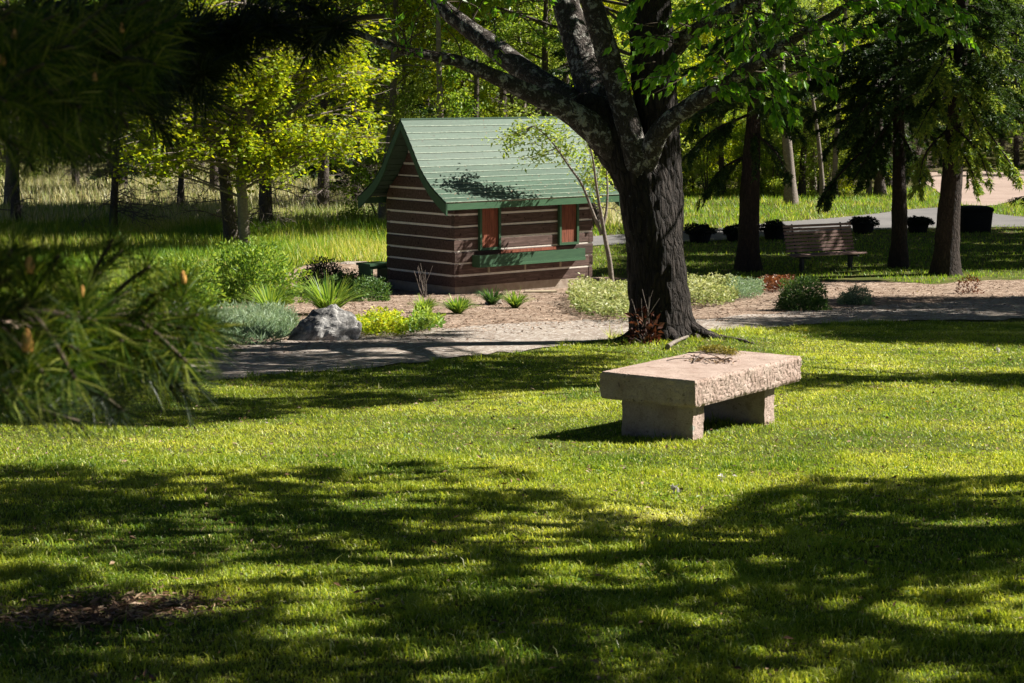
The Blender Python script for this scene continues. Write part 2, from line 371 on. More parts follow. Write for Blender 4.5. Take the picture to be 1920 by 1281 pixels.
# fallen leaves, bits of thatch and clover leaves between the blades
x, y = ptsband(5.8, 26, 26); P = np.stack([x, y, gz(x, y) + .02 + .02 * rng.random(len(x))], 1); a, b = project(P); P = P[b > lerp(PATH_BOT, a) + 3]; n = len(P)
mb = MB(); mb.leaves(P, rng.normal(0, 1, (n, 3)) * [1, 1, .3], rng.normal(0, .5, (n, 3)) + [0, 0, 1], rng.uniform(.015, .05, n), rng.uniform(.006, .02, n))
tag(mb.build('fallen_litter', M['litter']), 'small dry leaves and thatch scattered in the lawn', 'leaf litter', kind='stuff')
cc = rng.random((60, 2)); x, y = ptsband(6, 17, .9); P = np.repeat(np.stack([x, y, gz(x, y) + .012], 1), 34, 0); P += rng.normal(0, 1, P.shape) * [.06, .06, .008]; n = len(P)
mb = MB(); mb.leaves(P, rng.normal(0, 1, (n, 3)) * [1, 1, .2] + [0, 0, .3], rng.normal(0, .35, (n, 3)) + [0, 0, 1], rng.uniform(.02, .04, n), rng.uniform(.012, .022, n))
tag(mb.build('clover', M['leafmid']), 'patches of low clover in the lawn', 'clover', kind='stuff')

# ------------------------------------------------------------------ stone bench
def rockface(mb, c, R, sx, sy, sz, mat=0, rough=(0, 0, 0, 0, 0), seed=0, step=.02, chip=.012):
    """box with split rough faces. rough: +x,-x,+y,-y amplitude, top edge chip"""
    faces = [(0, 1, rough[0]), (0, -1, rough[1]), (1, 1, rough[2]), (1, -1, rough[3]), (2, 1, 0), (2, -1, 0)]
    h = np.array([sx, sy, sz]) / 2
    def disp(V):
        # displacement depends on position only, so neighbouring faces stay joined
        W = V.copy()
        for ax, sg, am in faces:
            if am == 0: continue
            prox = np.clip(1 - (h[ax] - sg * V[:, ax]) / .05, 0, 1)
            q = V * 12 + seed; n = fbm(q * np.array([1, 1, 1.2]), 5, seed) - .5
            r2 = np.clip(np.abs(vnoise(V * np.array([48, 48, 30]) + 3, seed + 5) - .5) * 7, 0, 1)
            er = np.clip(1 - (h[2] - np.abs(V[:, 2])) / .02, 0, 1)
            W[:, ax] += sg * prox * (n * am * 1.0 + (r2 - 1) * am * .35 - er * am * .6)
        return W
    for ax, sg, am in faces:
        a, b = [k for k in (0, 1, 2) if k != ax]
        na = max(2, int(2 * h[a] / step) + 1); nb = max(2, int(2 * h[b] / step) + 1)
        A, B = np.meshgrid(np.linspace(-h[a], h[a], na), np.linspace(-h[b], h[b], nb), indexing='ij')
        V = np.zeros((na * nb, 3)); V[:, a] = A.ravel(); V[:, b] = B.ravel(); V[:, ax] = sg * h[ax]
        V = disp(V)
        i = (np.arange(na - 1)[:, None] * nb + np.arange(nb - 1)[None]).ravel(); Q = np.stack([i, i + nb, i + nb + 1, i + 1], -1)
        mb.add(V @ np.asarray(R).T + c, Q, mat, .5, False)
def stone_mat(name, a, b, pit, sc=6):
    m, nt, bs, out = newmat(name); v = coords(nt)
    n = noise(nt, sc, 8, .65, v); c = ramp(nt, [(.3, a), (.7, b)], n)
    sp = noise(nt, 90, 4, .7, v); c = mix(nt, c, ramp(nt, [(.3, (.6, .55, .5)), (.6, (1.15, 1.15, 1.15))], sp), .5, 'MULTIPLY')
    st = noise(nt, 4.5, 9, .8, v, 1.2); c = mix(nt, c, ramp(nt, [(.52, (1, 1, 1)), (.66, (.62, .58, .52))], st), .8, 'MULTIPLY')
    sp2 = ramp(nt, [(.62, (1, 1, 1)), (.66, (.35, .33, .3))], noise(nt, 30, 5, .6, v)); c = mix(nt, c, sp2, .7, 'MULTIPLY')
    c = mix(nt, c, (.52, .52, .46), ramp(nt, [(.66, (0, 0, 0)), (.69, (1, 1, 1))], noise(nt, 11, 6, .7, v)))
    nt.links.new(c, bs.inputs['Base Color']); bs.inputs['Roughness'].default_value = .85; bs.inputs['Specular IOR Level'].default_value = .2
    bump(nt, bs, noise(nt, 26, 9, .8, v), 1, pit * 2); return m
M['sandstone'] = stone_mat('pink_sandstone', (.42, .30, .25), (.62, .49, .425), .01)
BA = radians(35.6); bw = np.array([sin(BA), cos(BA), 0]); bn = np.array([cos(BA), -sin(BA), 0])
Rb = np.stack([bw, -bn, [0, 0, 1]], 1)      # local x along the bench, local y away from the lit face
# near corner of the slab, in front of the near leg
SL, SW, ST, SH = 1.60, .80, .195, .49
corner = np.array([BENCH[0], BENCH[1], 0]) + bn * .07 - bw * .10
c0 = corner + bw * SL / 2 - bn * SW / 2
bz = float(gz(c0[0], c0[1])) - .005
be = empty('stone_bench', (c0[0], c0[1], bz), 'massive pinkish stone slab bench on two stone legs on the lawn', 'bench')
mb = MB(); rockface(mb, np.array([0, 0, SH - ST / 2]), Rb, SL, SW, ST, 0, (.018, .018, .018, .020), 3, .009); mb.build('slab', M['sandstone'], be)
for sx in (-1, 1):
    mb = MB(); lx = -SL / 2 + .10 + .07 if sx < 0 else SL / 2 - .30 - .07
    cc = Rb @ np.array([lx, -SW / 2 + .07 + .30, (SH - ST) / 2 - .06])
    rockface(mb, cc, Rb, .15, .60, SH - ST + .12, 0, (.002, .002, .012, .014), 8 + sx, .02); mb.build('leg', M['sandstone'], be)
# litter on the slab
tp = c0 + np.array([0, 0, bz + SH])
def on_slab(px, py):
    r = ray(px, py); t = (bz + SH - EYE) / r[2]; return np.array([0, 0, EYE]) + r * t
mb = MB(); a, b = on_slab(1318, 658), on_slab(1378, 666); n = 1500
t = rng.random(n); P = a + (b - a) * t[:, None] + rng.normal(0, 1, (n, 3)) * np.array([.03, .045, 0]); P[:, 2] = bz + SH + .002 + rng.random(n) * .06 * (1 - np.abs(t - .5))
mb.leaves(P, rng.normal(0, 1, (n, 3)) * [1, 1, .5], rng.normal(0, 1, (n, 3)) + [0, 0, 1], .018, .007)
tag(mb.build('moss_clump', M['moss']), 'clump of yellow-brown moss lying on the stone slab', 'moss')
mb = MB(); 
for k, (qa, qb) in enumerate((((1250, 679), (1296, 676)), ((1290, 664), (1345, 672)), ((1300, 682), (1318, 664)), ((1320, 676), (1372, 681)), ((1296, 670), (1330, 683)))):
    A, B = on_slab(*qa), on_slab(*qb); T = np.linspace(0, 1, 6)[:, None]; P = A + (B - A) * T; P[:, 2] += .012 + np.sin(T[:, 0] * 3) * .012; P[:, 1] += rng.normal(0, .006, 6)
    mb.tube(P, np.linspace(.005, .0025, 6), 5)
n = 110; c = [on_slab(1305, 677), on_slab(1360, 676), on_slab(1345, 681)]
P = np.array([c[k % 3] for k in range(n)]) + rng.normal(0, 1, (n, 3)) * [.045, .05, 0]; P[:, 2] = bz + SH + .003 + rng.random(n) * .015
mb.leaves(P, rng.normal(0, 1, (n, 3)) * [1, 1, .25], rng.normal(0, .4, (n, 3)) + [0, 0, 1], rng.uniform(.025, .06, n), rng.uniform(.012, .026, n), 1)
tag(mb.build('twig_litter', [M['deadwood'], M['litter']]), 'dry twigs and curled leaves scattered on the stone slab', 'twigs')

# ------------------------------------------------------------------ log cabin
C0 = at(853, 553); CAZ = radians(50)
cw = np.array([sin(CAZ), cos(CAZ), 0]); cl = np.array([-cos(CAZ), sin(CAZ), 0])
sc_ = C0[1] / 37.0
LW, LD, WH = 3.47 * sc_, 2.13 * sc_, 1.70 * sc_
Rc = np.stack([cw, cl, [0, 0, 1]], 1)
cab = empty('log_cabin', (C0[0], C0[1], C0[2]), 'small brown log cabin with a green board roof and pale chinking', 'cabin')
def CB(): return MB()
def cfin(mb, name, mats, parent):
    for k in range(len(mb.V)): mb.V[k] = mb.V[k] @ Rc.T
    return mb.build(name, mats, parent)
def wood(name, cols, sc=(1, 8, 8), scale=3, bs=.4, rough=.7, spots=None):
    m, nt, b, out = newmat(name); t = nt.nodes.new('ShaderNodeTexCoord'); rt = nt.nodes.new('ShaderNodeVectorRotate'); rt.rotation_type = 'Z_AXIS'
    rt.inputs['Angle'].default_value = -(pi / 2 - CAZ); nt.links.new(t.outputs['Object'], rt.inputs[0])
    mp = nt.nodes.new('ShaderNodeMapping'); mp.inputs['Scale'].default_value = sc; nt.links.new(rt.outputs[0], mp.inputs[0]); v = mp.outputs[0]
    n = noise(nt, scale, 7, .7, v, .6); a = nt.nodes.new('ShaderNodeAttribute'); a.attribute_name = 'rnd'
    c = mix(nt, ramp(nt, cols, n), ramp(nt, [(0, (.72, .72, .72)), (1, (1.25, 1.25, 1.25))], a.outputs['Fac']), 1.0, 'MULTIPLY')
    if spots:
        c = mix(nt, c, spots[0], ramp(nt, [(spots[1], (0, 0, 0)), (spots[1] + .03, (1, 1, 1))], noise(nt, spots[2], 3, .6, rt.outputs[0])))
    nt.links.new(c, b.inputs['Base Color']); b.inputs['Roughness'].default_value = rough; b.inputs['Specular IOR Level'].default_value = .3
    bump(nt, b, n, bs, .006); return m
M['log'] = wood('brown_stained_log', [(.25, (.035, .02, .016)), (.5, (.09, .055, .044)), (.75, (.20, .13, .11))], (1, 9, 9), 3, .5, .75, ((.03, .014, .01), .64, 11))
M['chink'] = plain('pale_chinking', [(.3, (.66, .6, .52)), (.7, (.8, .75, .68))], 12, .9)
M['green'] = wood('green_painted_wood', [(.3, (.035, .085, .045)), (.7, (.055, .125, .062))], (1, 9, 9), 3, .3, .55)
M['orange'] = wood('orange_red_board', [(.3, (.10, .028, .016)), (.7, (.30, .095, .05))], (9, 9, 1), 3, .5, .7)
M['roof'] = wood('weathered_green_roof_board', [(.3, (.042, .085, .056)), (.7, (.082, .135, .092))], (.8, 7, 7), 4, .5, .6, ((.05, .07, .045), .62, 16))
M['roofedge'] = plain('sunlit_board_edge', [(.3, (.12, .18, .13)), (.7, (.36, .42, .33))], 14, .7)  # pale lower edge of each roof board, a sunlit line painted in
M['plinth'] = plain('mortar_plinth', [(.3, (.28, .22, .17)), (.7, (.42, .35, .29))], 7, .95, .1, .8, .02)
PL = .14; CO = .228 * sc_; NC = 7; TH = .10
def logwall(name, axis, pos, L, out):
    """a wall of squared logs with a bevelled top edge and a recessed chink line; axis 0: along x at y=pos, axis 1: along y at x=pos"""
    mb = CB()
    for k in range(NC):
        z0 = PL + k * CO; z1 = z0 + CO - .028
        e = .009 * ((k * 7 + axis * 3) % 5 - 2) / 2
        prof = [(-TH, z0), (-TH, z1), (e - .02, z1), (e, z1 - .02), (e, z0 + .012), (e - .012, z0)]   # (outward, z)
        n = len(prof); V = []
        for s_ in (0, L): 
            for o_, z in prof: V.append((s_, pos + out * o_, z) if axis == 0 else (pos + out * o_, s_, z))
        Q = [[a, (a + 1) % n, n + (a + 1) % n, n + a] for a in range(n)]
        mb.add(V, Q, 0, random.random()); 
        for off in (0, n): mb.add(V, [[off, off + 1, off + 2, off + 3], [off, off + 3, off + 4, off + 5]], 0, random.random())
        zc = z1 + .01; o2 = -.014; V2 = [(s_, pos + out * o_, z) if axis == 0 else (pos + out * o_, s_, z) for s_ in (.01, L - .01) for o_, z in ((-TH + .01, z1 - .012), (o2, z1 - .012), (o2, z1 + .035), (-TH + .01, z1 + .035))]
        mb.add(V2, [[0, 1, 5, 4], [1, 2, 6, 5], [2, 3, 7, 6]], 1, .5)
    return cfin(mb, name, [M['log'], M['chink']], cab)
random.seed(5)
logwall('front_wall', 0, 0, LW, -1)
logwall('back_wall', 0, LD, LW, 1)
# roof profile (distance from ridge, drop)
EO, GO = .32, .46
RZ = 3.24 * sc_; EZ = 1.74 * sc_
half = LD / 2 + EO
PR = [(0, 0), (.1, .125), (.2, .26), (.32, .43), (.42, .575), (.53, .69), (.64, .785), (.76, .865), (.88, .935), (1, 1)]
def prof_z(v):  # height of the roof surface at distance v from the front wall line
    u = np.abs(v - LD / 2) / half; return RZ - (RZ - EZ) * np.interp(u, [p[0] for p in PR], [p[1] for p in PR])
def gable(name, pos, out):
    mb = CB(); NG = 14
    for k in range(NG):
        z0 = PL + k * CO; z1 = z0 + CO - .028
        if z0 > RZ - .25: break
        def lim(z):   # half extent where the wall stays under the roof
            vs_ = np.linspace(0, LD / 2, 60); ok = [v for v in vs_ if prof_z(v) - .08 >= z]; return (ok[0] if ok else None)
        a = lim(z1 - .02)
        if a is None: break
        a_lo = lim(z0); a_lo = a if a_lo is None else a_lo
        def en(z): return a_lo + (a - a_lo) * np.clip((z - z0) / (z1 - z0), 0, 1)
        b = LD - a; e = .009 * ((k * 3) % 5 - 2) / 2
        prof = [(-TH, z0), (-TH, z1), (e - .02, z1), (e, z1 - .02), (e, z0 + .012), (e - .012, z0)]
        n = 6; V = [(pos + out * o_, en(z) if s_ == 0 else LD - en(z), z) for s_ in (0, 1) for o_, z in prof]
        mb.add(V, [[q, (q + 1) % n, n + (q + 1) % n, n + q] for q in range(n)] , 0, random.random())
        for off in (0, n): mb.add(V, [[off, off + 1, off + 2, off + 3], [off, off + 3, off + 4, off + 5]], 0, .5)
        V2 = [(pos + out * o_, s_, z) for s_ in (a + .01, b - .01) for o_, z in ((-TH + .01, z1 - .012), (-.012, z1 - .012), (-.012, z1 + .035), (-TH + .01, z1 + .035))]
        mb.add(V2, [[0, 1, 5, 4], [1, 2, 6, 5], [2, 3, 7, 6]], 1, .5)
    return cfin(mb, name, [M['log'], M['chink']], cab)
gable('gable_wall', -.003, -1); gable('gable_wall', LW + .003, 1)
mb = CB(); mb.box((LW / 2, LD / 2, PL / 2 - .3), (LW - .04, LD - .04, PL + .6)); cfin(mb, 'plinth', M['plinth'], cab)
# roof boards: lapped courses following the curved profile
def pp(v): return np.array([v, float(prof_z(v))])
mb = CB(); NB = 14
for side in (0, 1):
    us = np.linspace(0, half, 200); pts_ = np.array([[LD / 2 - u, prof_z(LD / 2 - u)] for u in us])
    arc = np.concatenate([[0], np.cumsum(np.linalg.norm(np.diff(pts_, axis=0), axis=1))])
    for k in range(NB):
        a0 = arc[-1] * k / NB; a1 = arc[-1] * (k + 1) / NB
        A = np.array([np.interp(a0, arc, pts_[:, 0]), np.interp(a0, arc, pts_[:, 1])]); B = np.array([np.interp(a1 + (.02 if k < NB - 1 else 0), arc, pts_[:, 0]), np.interp(a1 + (.02 if k < NB - 1 else 0), arc, pts_[:, 1])])
        if side: A = np.array([LD - A[0], A[1]]); B = np.array([LD - B[0], B[1]])
        d = unit(B - A); nrm = np.array([d[1], -d[0]]) if side == 0 else np.array([-d[1], d[0]])
        if nrm[1] < 0: nrm = -nrm
        a_t, b_t = A + nrm * .008, B + nrm * .020; a_b, b_b = A - nrm * .012, B + nrm * .001; m_t = b_t - d * .016
        for (j0, j1) in ((0, .37 + .2 * ((k * 37) % 5) / 5), (.37 + .2 * ((k * 37) % 5) / 5, 1)):
            x0 = -GO + (LW + 2 * GO) * j0 + .001; x1 = -GO + (LW + 2 * GO) * j1 - .001
            V = [(x, q[0], q[1]) for x in (x0, x1) for q in (a_t, m_t, b_b, a_b, b_t)]
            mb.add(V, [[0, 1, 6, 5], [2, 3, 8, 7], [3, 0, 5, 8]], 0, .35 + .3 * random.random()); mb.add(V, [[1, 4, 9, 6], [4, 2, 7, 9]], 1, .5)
mb.box((LW / 2, LD / 2, RZ + .012), (LW + 2 * GO, .05, .03), 0, .8)
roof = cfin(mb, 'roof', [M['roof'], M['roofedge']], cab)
# dark underside sheathing + eave fascia + barge boards
for nm, v0, sg in (('fascia', -EO, 1), ('fascia', LD + EO, -1)):
    mb = CB(); z = float(prof_z(v0)); mb.box((LW / 2, v0 + sg * .016, z - .075), (LW + 2 * GO - .004, .032, .12), 0, .9); o_ = cfin(mb, nm, M['green'], roof)
for x in (-GO + .018, LW + GO - .018):
    mb = CB(); vs_ = np.concatenate([LD / 2 - np.array([1, .94, .88, .82, .76, .7, .64, .53, .42, .32, .2, .1, 0]) * half]); vs_ = np.concatenate([vs_, (LD - vs_[:-1])[::-1]])
    n = len(vs_); V = []
    for v in vs_:
        z = float(prof_z(v)) - .014
        u_ = abs(v - LD / 2) / half; wd = .17 + .05 * u_
        for dx in (-.018, .018): V += [(x + dx, v, z), (x + dx, v, z - wd)]
    Q = []
    for k in range(n - 1):
        a = k * 4; b = a + 4; Q += [[a, a + 1, b + 1, b], [a + 2, b + 2, b + 3, a + 3], [a, b, b + 2, a + 2], [a + 1, a + 3, b + 3, b + 1]]
    Q += [[0, 2, 3, 1], [(n - 1) * 4 + q for q in (0, 1, 3, 2)]]
    mb.add(V, Q, 0, .3); cfin(mb, 'barge_board', M['green'], roof)
# fallen needles and leaves on the roof boards
nl = 420; rl = np.random.default_rng(61); xx = rl.uniform(-GO, LW + GO, nl); u_ = rl.random(nl) ** .6; vv = LD / 2 - u_ * half * .97
d_ = np.stack([xx, vv, np.array([float(prof_z(v)) for v in vv]) + .018], 1); mb = MB(); sl_ = np.array([0, .6, .8]); dd_ = rl.normal(0, 1, (nl, 3)); mb.leaves(d_, dd_ - (dd_ @ np.array([0, -.75, .66]))[:, None] * np.array([0, -.75, .66]), np.array([0, -.75, .66]) + rl.normal(0, .25, (nl, 3)), rl.uniform(.02, .06, nl), rl.uniform(.006, .02, nl))
for k in range(len(mb.V)): mb.V[k] = mb.V[k] @ Rc.T
tag(mb.build('roof_litter', M['litter'], None, C0), 'dry leaf bits and needles lying on the green cabin roof', 'leaf litter', kind='stuff')
# windows
for a, b in ((.56, 1.07), (2.55, 3.05)):
    a *= sc_; b *= sc_; zb, zt = .80 * sc_, 1.66 * sc_
    mb = CB(); f = .05
    mb.box(((a + b) / 2, -.03, zb + f / 2), (b - a, .07, f)); mb.box(((a + b) / 2, -.03, zt - f / 2), (b - a, .07, f))
    for x in (a + f / 2, b - f / 2): mb.box((x, -.032, (zb + zt) / 2), (f, .07, zt - zb - 2 * f))
    w_ = cfin(mb, 'window', M['green'], cab)
    mb = CB(); nb = 4; W_ = (b - a - 2 * f) / nb
    for k in range(nb): mb.box((a + f + W_ * (k + .5), -.018, (zb + zt) / 2), (W_ - .004, .03, zt - zb - 2 * f), 0, random.random())
    cfin(mb, 'shutter_board', M['orange'], w_)
mb = CB(); mb.box((1.80 * sc_, -.012, .750 * sc_), (1.40 * sc_, .03, .055 * sc_), 0, .8); cfin(mb, 'sill_board', M['orange'], cab)
mb = CB(); a, b = .40 * sc_, 3.05 * sc_; zb, zt, pr = .50 * sc_, .73 * sc_, .24
mb.box(((a + b) / 2, -pr, (zb + zt) / 2), (b - a, .03, zt - zb)); mb.box(((a + b) / 2, -pr - .021, zb + .03), (b - a + .006, .012, .05), 0, .9)
for x in (a + .015, b - .015): mb.box((x, -pr / 2 - .002, (zb + zt) / 2 - .002), (.03, pr - .034, zt - zb - .006), 0, .7)
mb.box(((a + b) / 2, -pr / 2, zb + .02), (b - a - .07, pr - .04, .03), 0, .4)
fb = cfin(mb, 'flower_box', M['green'], cab)
mb = CB(); mb.box(((a + b) / 2, -pr / 2, zt - .05), (b - a - .07, pr - .036, .03)); cfin(mb, 'potting_soil', M['mulch'], fb)
M['peg'] = plain('pale_wood_peg', [(.3, (.32, .26, .17)), (.7, (.45, .38, .27))], 8)
for t in (.12, .46, .80):
    mb = CB(); x = a + (b - a) * t; mb.box((x, -pr / 2, zb - .055), (.03, .03, .12)); cfin(mb, 'support_peg', M['peg'], fb)

# ------------------------------------------------------------------ tree builders
def curve(P, n):
    """Catmull-Rom through the points"""
    P = np.asarray(P, float); k = len(P); Q = np.vstack([2 * P[0] - P[1], P, 2 * P[-1] - P[-2]])
    out = []
    for t in np.linspace(0, k - 1 - 1e-6, n):
        i = int(t); u = t - i; a, b, c, d = Q[i], Q[i + 1], Q[i + 2], Q[i + 3]
        out.append(.5 * ((2 * b) + (c - a) * u + (2 * a - 5 * b + 4 * c - d) * u * u + (3 * b - a - 3 * c + d) * u ** 3))
    return np.array(out)
def bend(p, d, L, n, wig, grav, rg):
    P = [np.array(p, float)]; d = unit(d); s_ = L / (n - 1)
    for _ in range(n - 1):
        d = unit(d + rg.normal(0, wig, 3) + np.array([0, 0, grav])); P.append(P[-1] + d * s_)
    return np.array(P)
def broadleaf(seed, H, r0, cb, nl, spread, nleaf, leaf, up=.5, flat=.35, grav=-.02, lean=(0, 0), top=1.0, stems=1):
    rg = np.random.default_rng(seed); W = MB(); Lf = MB(); LP = []; LD_ = []
    for st in range(stems):
        P = bend((rg.normal(0, .05 * (stems > 1)), rg.normal(0, .05 * (stems > 1)), -.15), (lean[0] + rg.normal(0, .12 * (stems > 1)), lean[1] + rg.normal(0, .12 * (stems > 1)), 1), H + .15, 12, .035, .02, rg)
        rr = np.linspace(1, .15, 12) ** .8 * r0; rr[0] *= 1.5; rr[1] *= 1.1
        W.tube(P, rr, 10)
        for k in range(nl):
            t = cb + (top - cb) * (k + rg.random()) / nl; f = t * 11; i = min(int(f), 10); p = P[i] + (P[i + 1] - P[i]) * (f - i)
            az = k * 2.4 + rg.normal(0, .4); L = spread * (1.05 - .65 * (t - cb) / (1.01 - cb)) * rg.uniform(.7, 1.15)
            B = bend(p, (cos(az), sin(az), up * rg.uniform(.5, 1.4)), L, 8, .13, grav, rg); rb = r0 * .38 * (1.1 - t * .7)
            W.tube(B, np.linspace(rb, rb * .2, 8), 5)
            for s_ in range(5):
                f2 = rg.uniform(.25, 1) * 6.99; j = int(f2); q = B[j] + (B[j + 1] - B[j]) * (f2 - j); dd = unit(B[j + 1] - B[j]) + rg.normal(0, .75, 3) * [1, 1, .55]
                T = bend(q, dd, L * rg.uniform(.25, .45), 6, .16, grav, rg); W.tube(T, np.linspace(rb * .3, rb * .08, 6), 4, cap=False)
                m_ = max(1, int(nleaf / (nl * 5 * stems))); tt = rg.random(m_) ** .7 * 4.99; jj = tt.astype(int); LP.append(T[jj] + (T[jj + 1] - T[jj]) * (tt - jj)[:, None] + rg.normal(0, leaf * 1.5, (m_, 3)) * [1, 1, .6]); LD_.append(unit(T[-1] - T[0])[None].repeat(m_, 0))
    LP = np.concatenate(LP); LD_ = np.concatenate(LD_); n = len(LP)
    D = LD_ * .5 + rg.normal(0, .7, (n, 3)) + [0, 0, -.25]; N = rg.normal(0, 1, (n, 3)) * flat + [0, 0, 1]
    cl_ = vnoise(LP * 1.3, seed)
    Lf.leaves(LP, D, N, leaf * rg.uniform(.7, 1.25, n), leaf * rg.uniform(.5, .75, n), 0, np.clip(rg.random(n) * .7 + (cl_ - .5) * .8 + .15, 0, 1))
    return W, Lf
def conifer(seed, H, r0, cb, spread, gap=.3, dens=1.0, droop=.5, needle=.11, dead=0, dead_to=.3, nw=.028):
    rg = np.random.default_rng(seed); W = MB(); Lf = MB(); Dd = MB()
    P = bend((0, 0, -.15), (rg.normal(0, .02), rg.normal(0, .02), 1), H + .15, 14, .012, .01, rg); rr = np.linspace(1, .08, 14) * r0; rr[0] *= 1.35; rr[1] *= 1.0
    P2 = curve(P, 40); r2 = np.interp(np.linspace(0, 13, 40), range(14), rr); r2[0] *= 1.1
    W.tube(P2, r2, 16, rough=r0 * .12, seed=seed, fr=(9, 9, 3))
    def on(z): f = np.clip(z / H * 13, 0, 12.99); i = int(f); return P[i] + (P[i + 1] - P[i]) * (f - i)
    z = H * cb; C_ = []; D_ = []; k = 0
    while z < H * .99:
        for w_ in range(4):
            az = k * 2.1 + w_ * pi / 2 + rg.normal(0, .3); k += 1
            L = spread * (1 - (z / H - cb * .5) * .95) * rg.uniform(.65, 1.1); L = max(L, .25)
            n = 8; t = np.linspace(0, 1, n)[:, None]; dirh = np.array([cos(az), sin(az), 0]); B = on(z) + dirh * L * t + np.array([0, 0, 1]) * (.12 * L * t - droop * L * t ** 1.6 + .12 * L * t ** 4) + rg.normal(0, .02 * L, (n, 3)) * t
            W.tube(B, np.linspace(.02, .005, n) * (.5 + L / 2), 4, cap=False)
            side = np.cross(dirh, [0, 0, 1])
            nt_ = int(L * 9 * dens) + 3
            for s_ in range(nt_):
                f = rg.uniform(.12, 1) * 6.99; j = int(f); q = B[j] + (B[j + 1] - B[j]) * (f - j); sg = 1 if s_ % 2 else -1
                Lt = L * .34 * (1.15 - f / 7) * rg.uniform(.6, 1.2) + .08; dt = unit(dirh * .75 + side * sg * rg.uniform(.3, .9) + [0, 0, -droop * rg.uniform(.4, 1.6)])
                m_ = int(Lt * 75 * dens) + 5; u = rg.random(m_)[:, None]; C_.append(q + dt * Lt * u + [0, 0, -.18] * (u * Lt) ** 2 + rg.normal(0, .012, (m_, 3))); D_.append(dt + rg.normal(0, .55, (m_, 3)))
        z += gap * rg.uniform(.7, 1.3)
    C_ = np.concatenate(C_); D_ = np.concatenate(D_); n = len(C_)
    Lf.leaves(C_, D_, rg.normal(0, 1, (n, 3)), needle * rg.uniform(.6, 1.3, n), nw * rg.uniform(.7, 1.3, n), 0, np.clip(rg.random(n) * .7 + (vnoise(C_ * 1.5, seed) - .5) * .9 + .15, 0, 1))
    for k in range(dead):
        z = H * rg.uniform(.06, dead_to); az = rg.random() * 2 * pi; L = spread * rg.uniform(.5, 1.05)
        B = bend(on(z), (cos(az), sin(az), rg.uniform(-.15, .3)), L, 9, .14, -.03, rg); Dd.tube(B, np.linspace(.018, .005, 9), 5, cap=False)
        for s_ in range(8):
            f = rg.uniform(.2, 1) * 7.99; j = int(f); q = B[j] + (B[j + 1] - B[j]) * (f - j)
            T = bend(q, unit(B[j + 1] - B[j]) + rg.normal(0, .7, 3), L * rg.uniform(.15, .4), 6, .22, -.02, rg); Dd.tube(T, np.linspace(.008, .003, 6), 4, cap=False)
            for e in range(3):
                j = rg.integers(1, 5); U = bend(T[j], T[j + 1] - T[j] + rg.normal(0, .1, 3), L * rg.uniform(.06, .16), 4, .3, 0, rg); Dd.tube(U, np.linspace(.005, .002, 4), 3, cap=False)
    return W, Lf, Dd

# ------------------------------------------------------------------ the big tree
bt = empty('broadleaf_tree', (TREE[0], TREE[1], TREE[2]), 'big dark many-limbed tree with furrowed bark just behind the stone bench', 'tree')
DT = TREE[1]
def limb(name, spec, mat, n=60, sides=48, rough=.02, seed=0, fr=(6, 6, 2), parent=None, d0=None):
    """spec: list of (px, py, radius px, depth offset)"""
    P = np.array([pt(a, b, DT + o) for a, b, r, o in spec]) - TREE; R = np.array([r * (DT + o) / F for a, b, r, o in spec])
    Pc = curve(P, n); Rcv = np.interp(np.linspace(0, len(spec) - 1, n), range(len(spec)), R)
    mb = MB(); mb.tube(Pc, Rcv, sides, rough=rough, seed=seed, fr=fr); return mb, Pc, Rcv
T1, _, _ = limb('', [(1250, 668, 92, 0), (1246, 640, 72, 0), (1240, 600, 61, 0), (1234, 540, 57, 0), (1228, 470, 54, 0), (1218, 400, 52, 0), (1205, 340, 52, 0), (1178, 290, 50, 0), (1140, 245, 44, 0), (1108, 208, 33, 0), (1085, 190, 20, .1)], 0, 170, 110, .032, 1, (7, 7, 2.2))
T2, _, _ = limb('', [(1240, 480, 40, .15), (1240, 400, 44, .15), (1236, 330, 44, .15), (1232, 260, 43, .1), (1228, 180, 42, 0), (1222, 100, 42, -.1), (1218, 20, 40, -.2), (1214, -60, 38, -.3), (1205, -260, 30, -.4), (1200, -520, 16, -.5)], 0, 150, 90, .03, 2, (7, 7, 2.2))
T1.merge(T2)
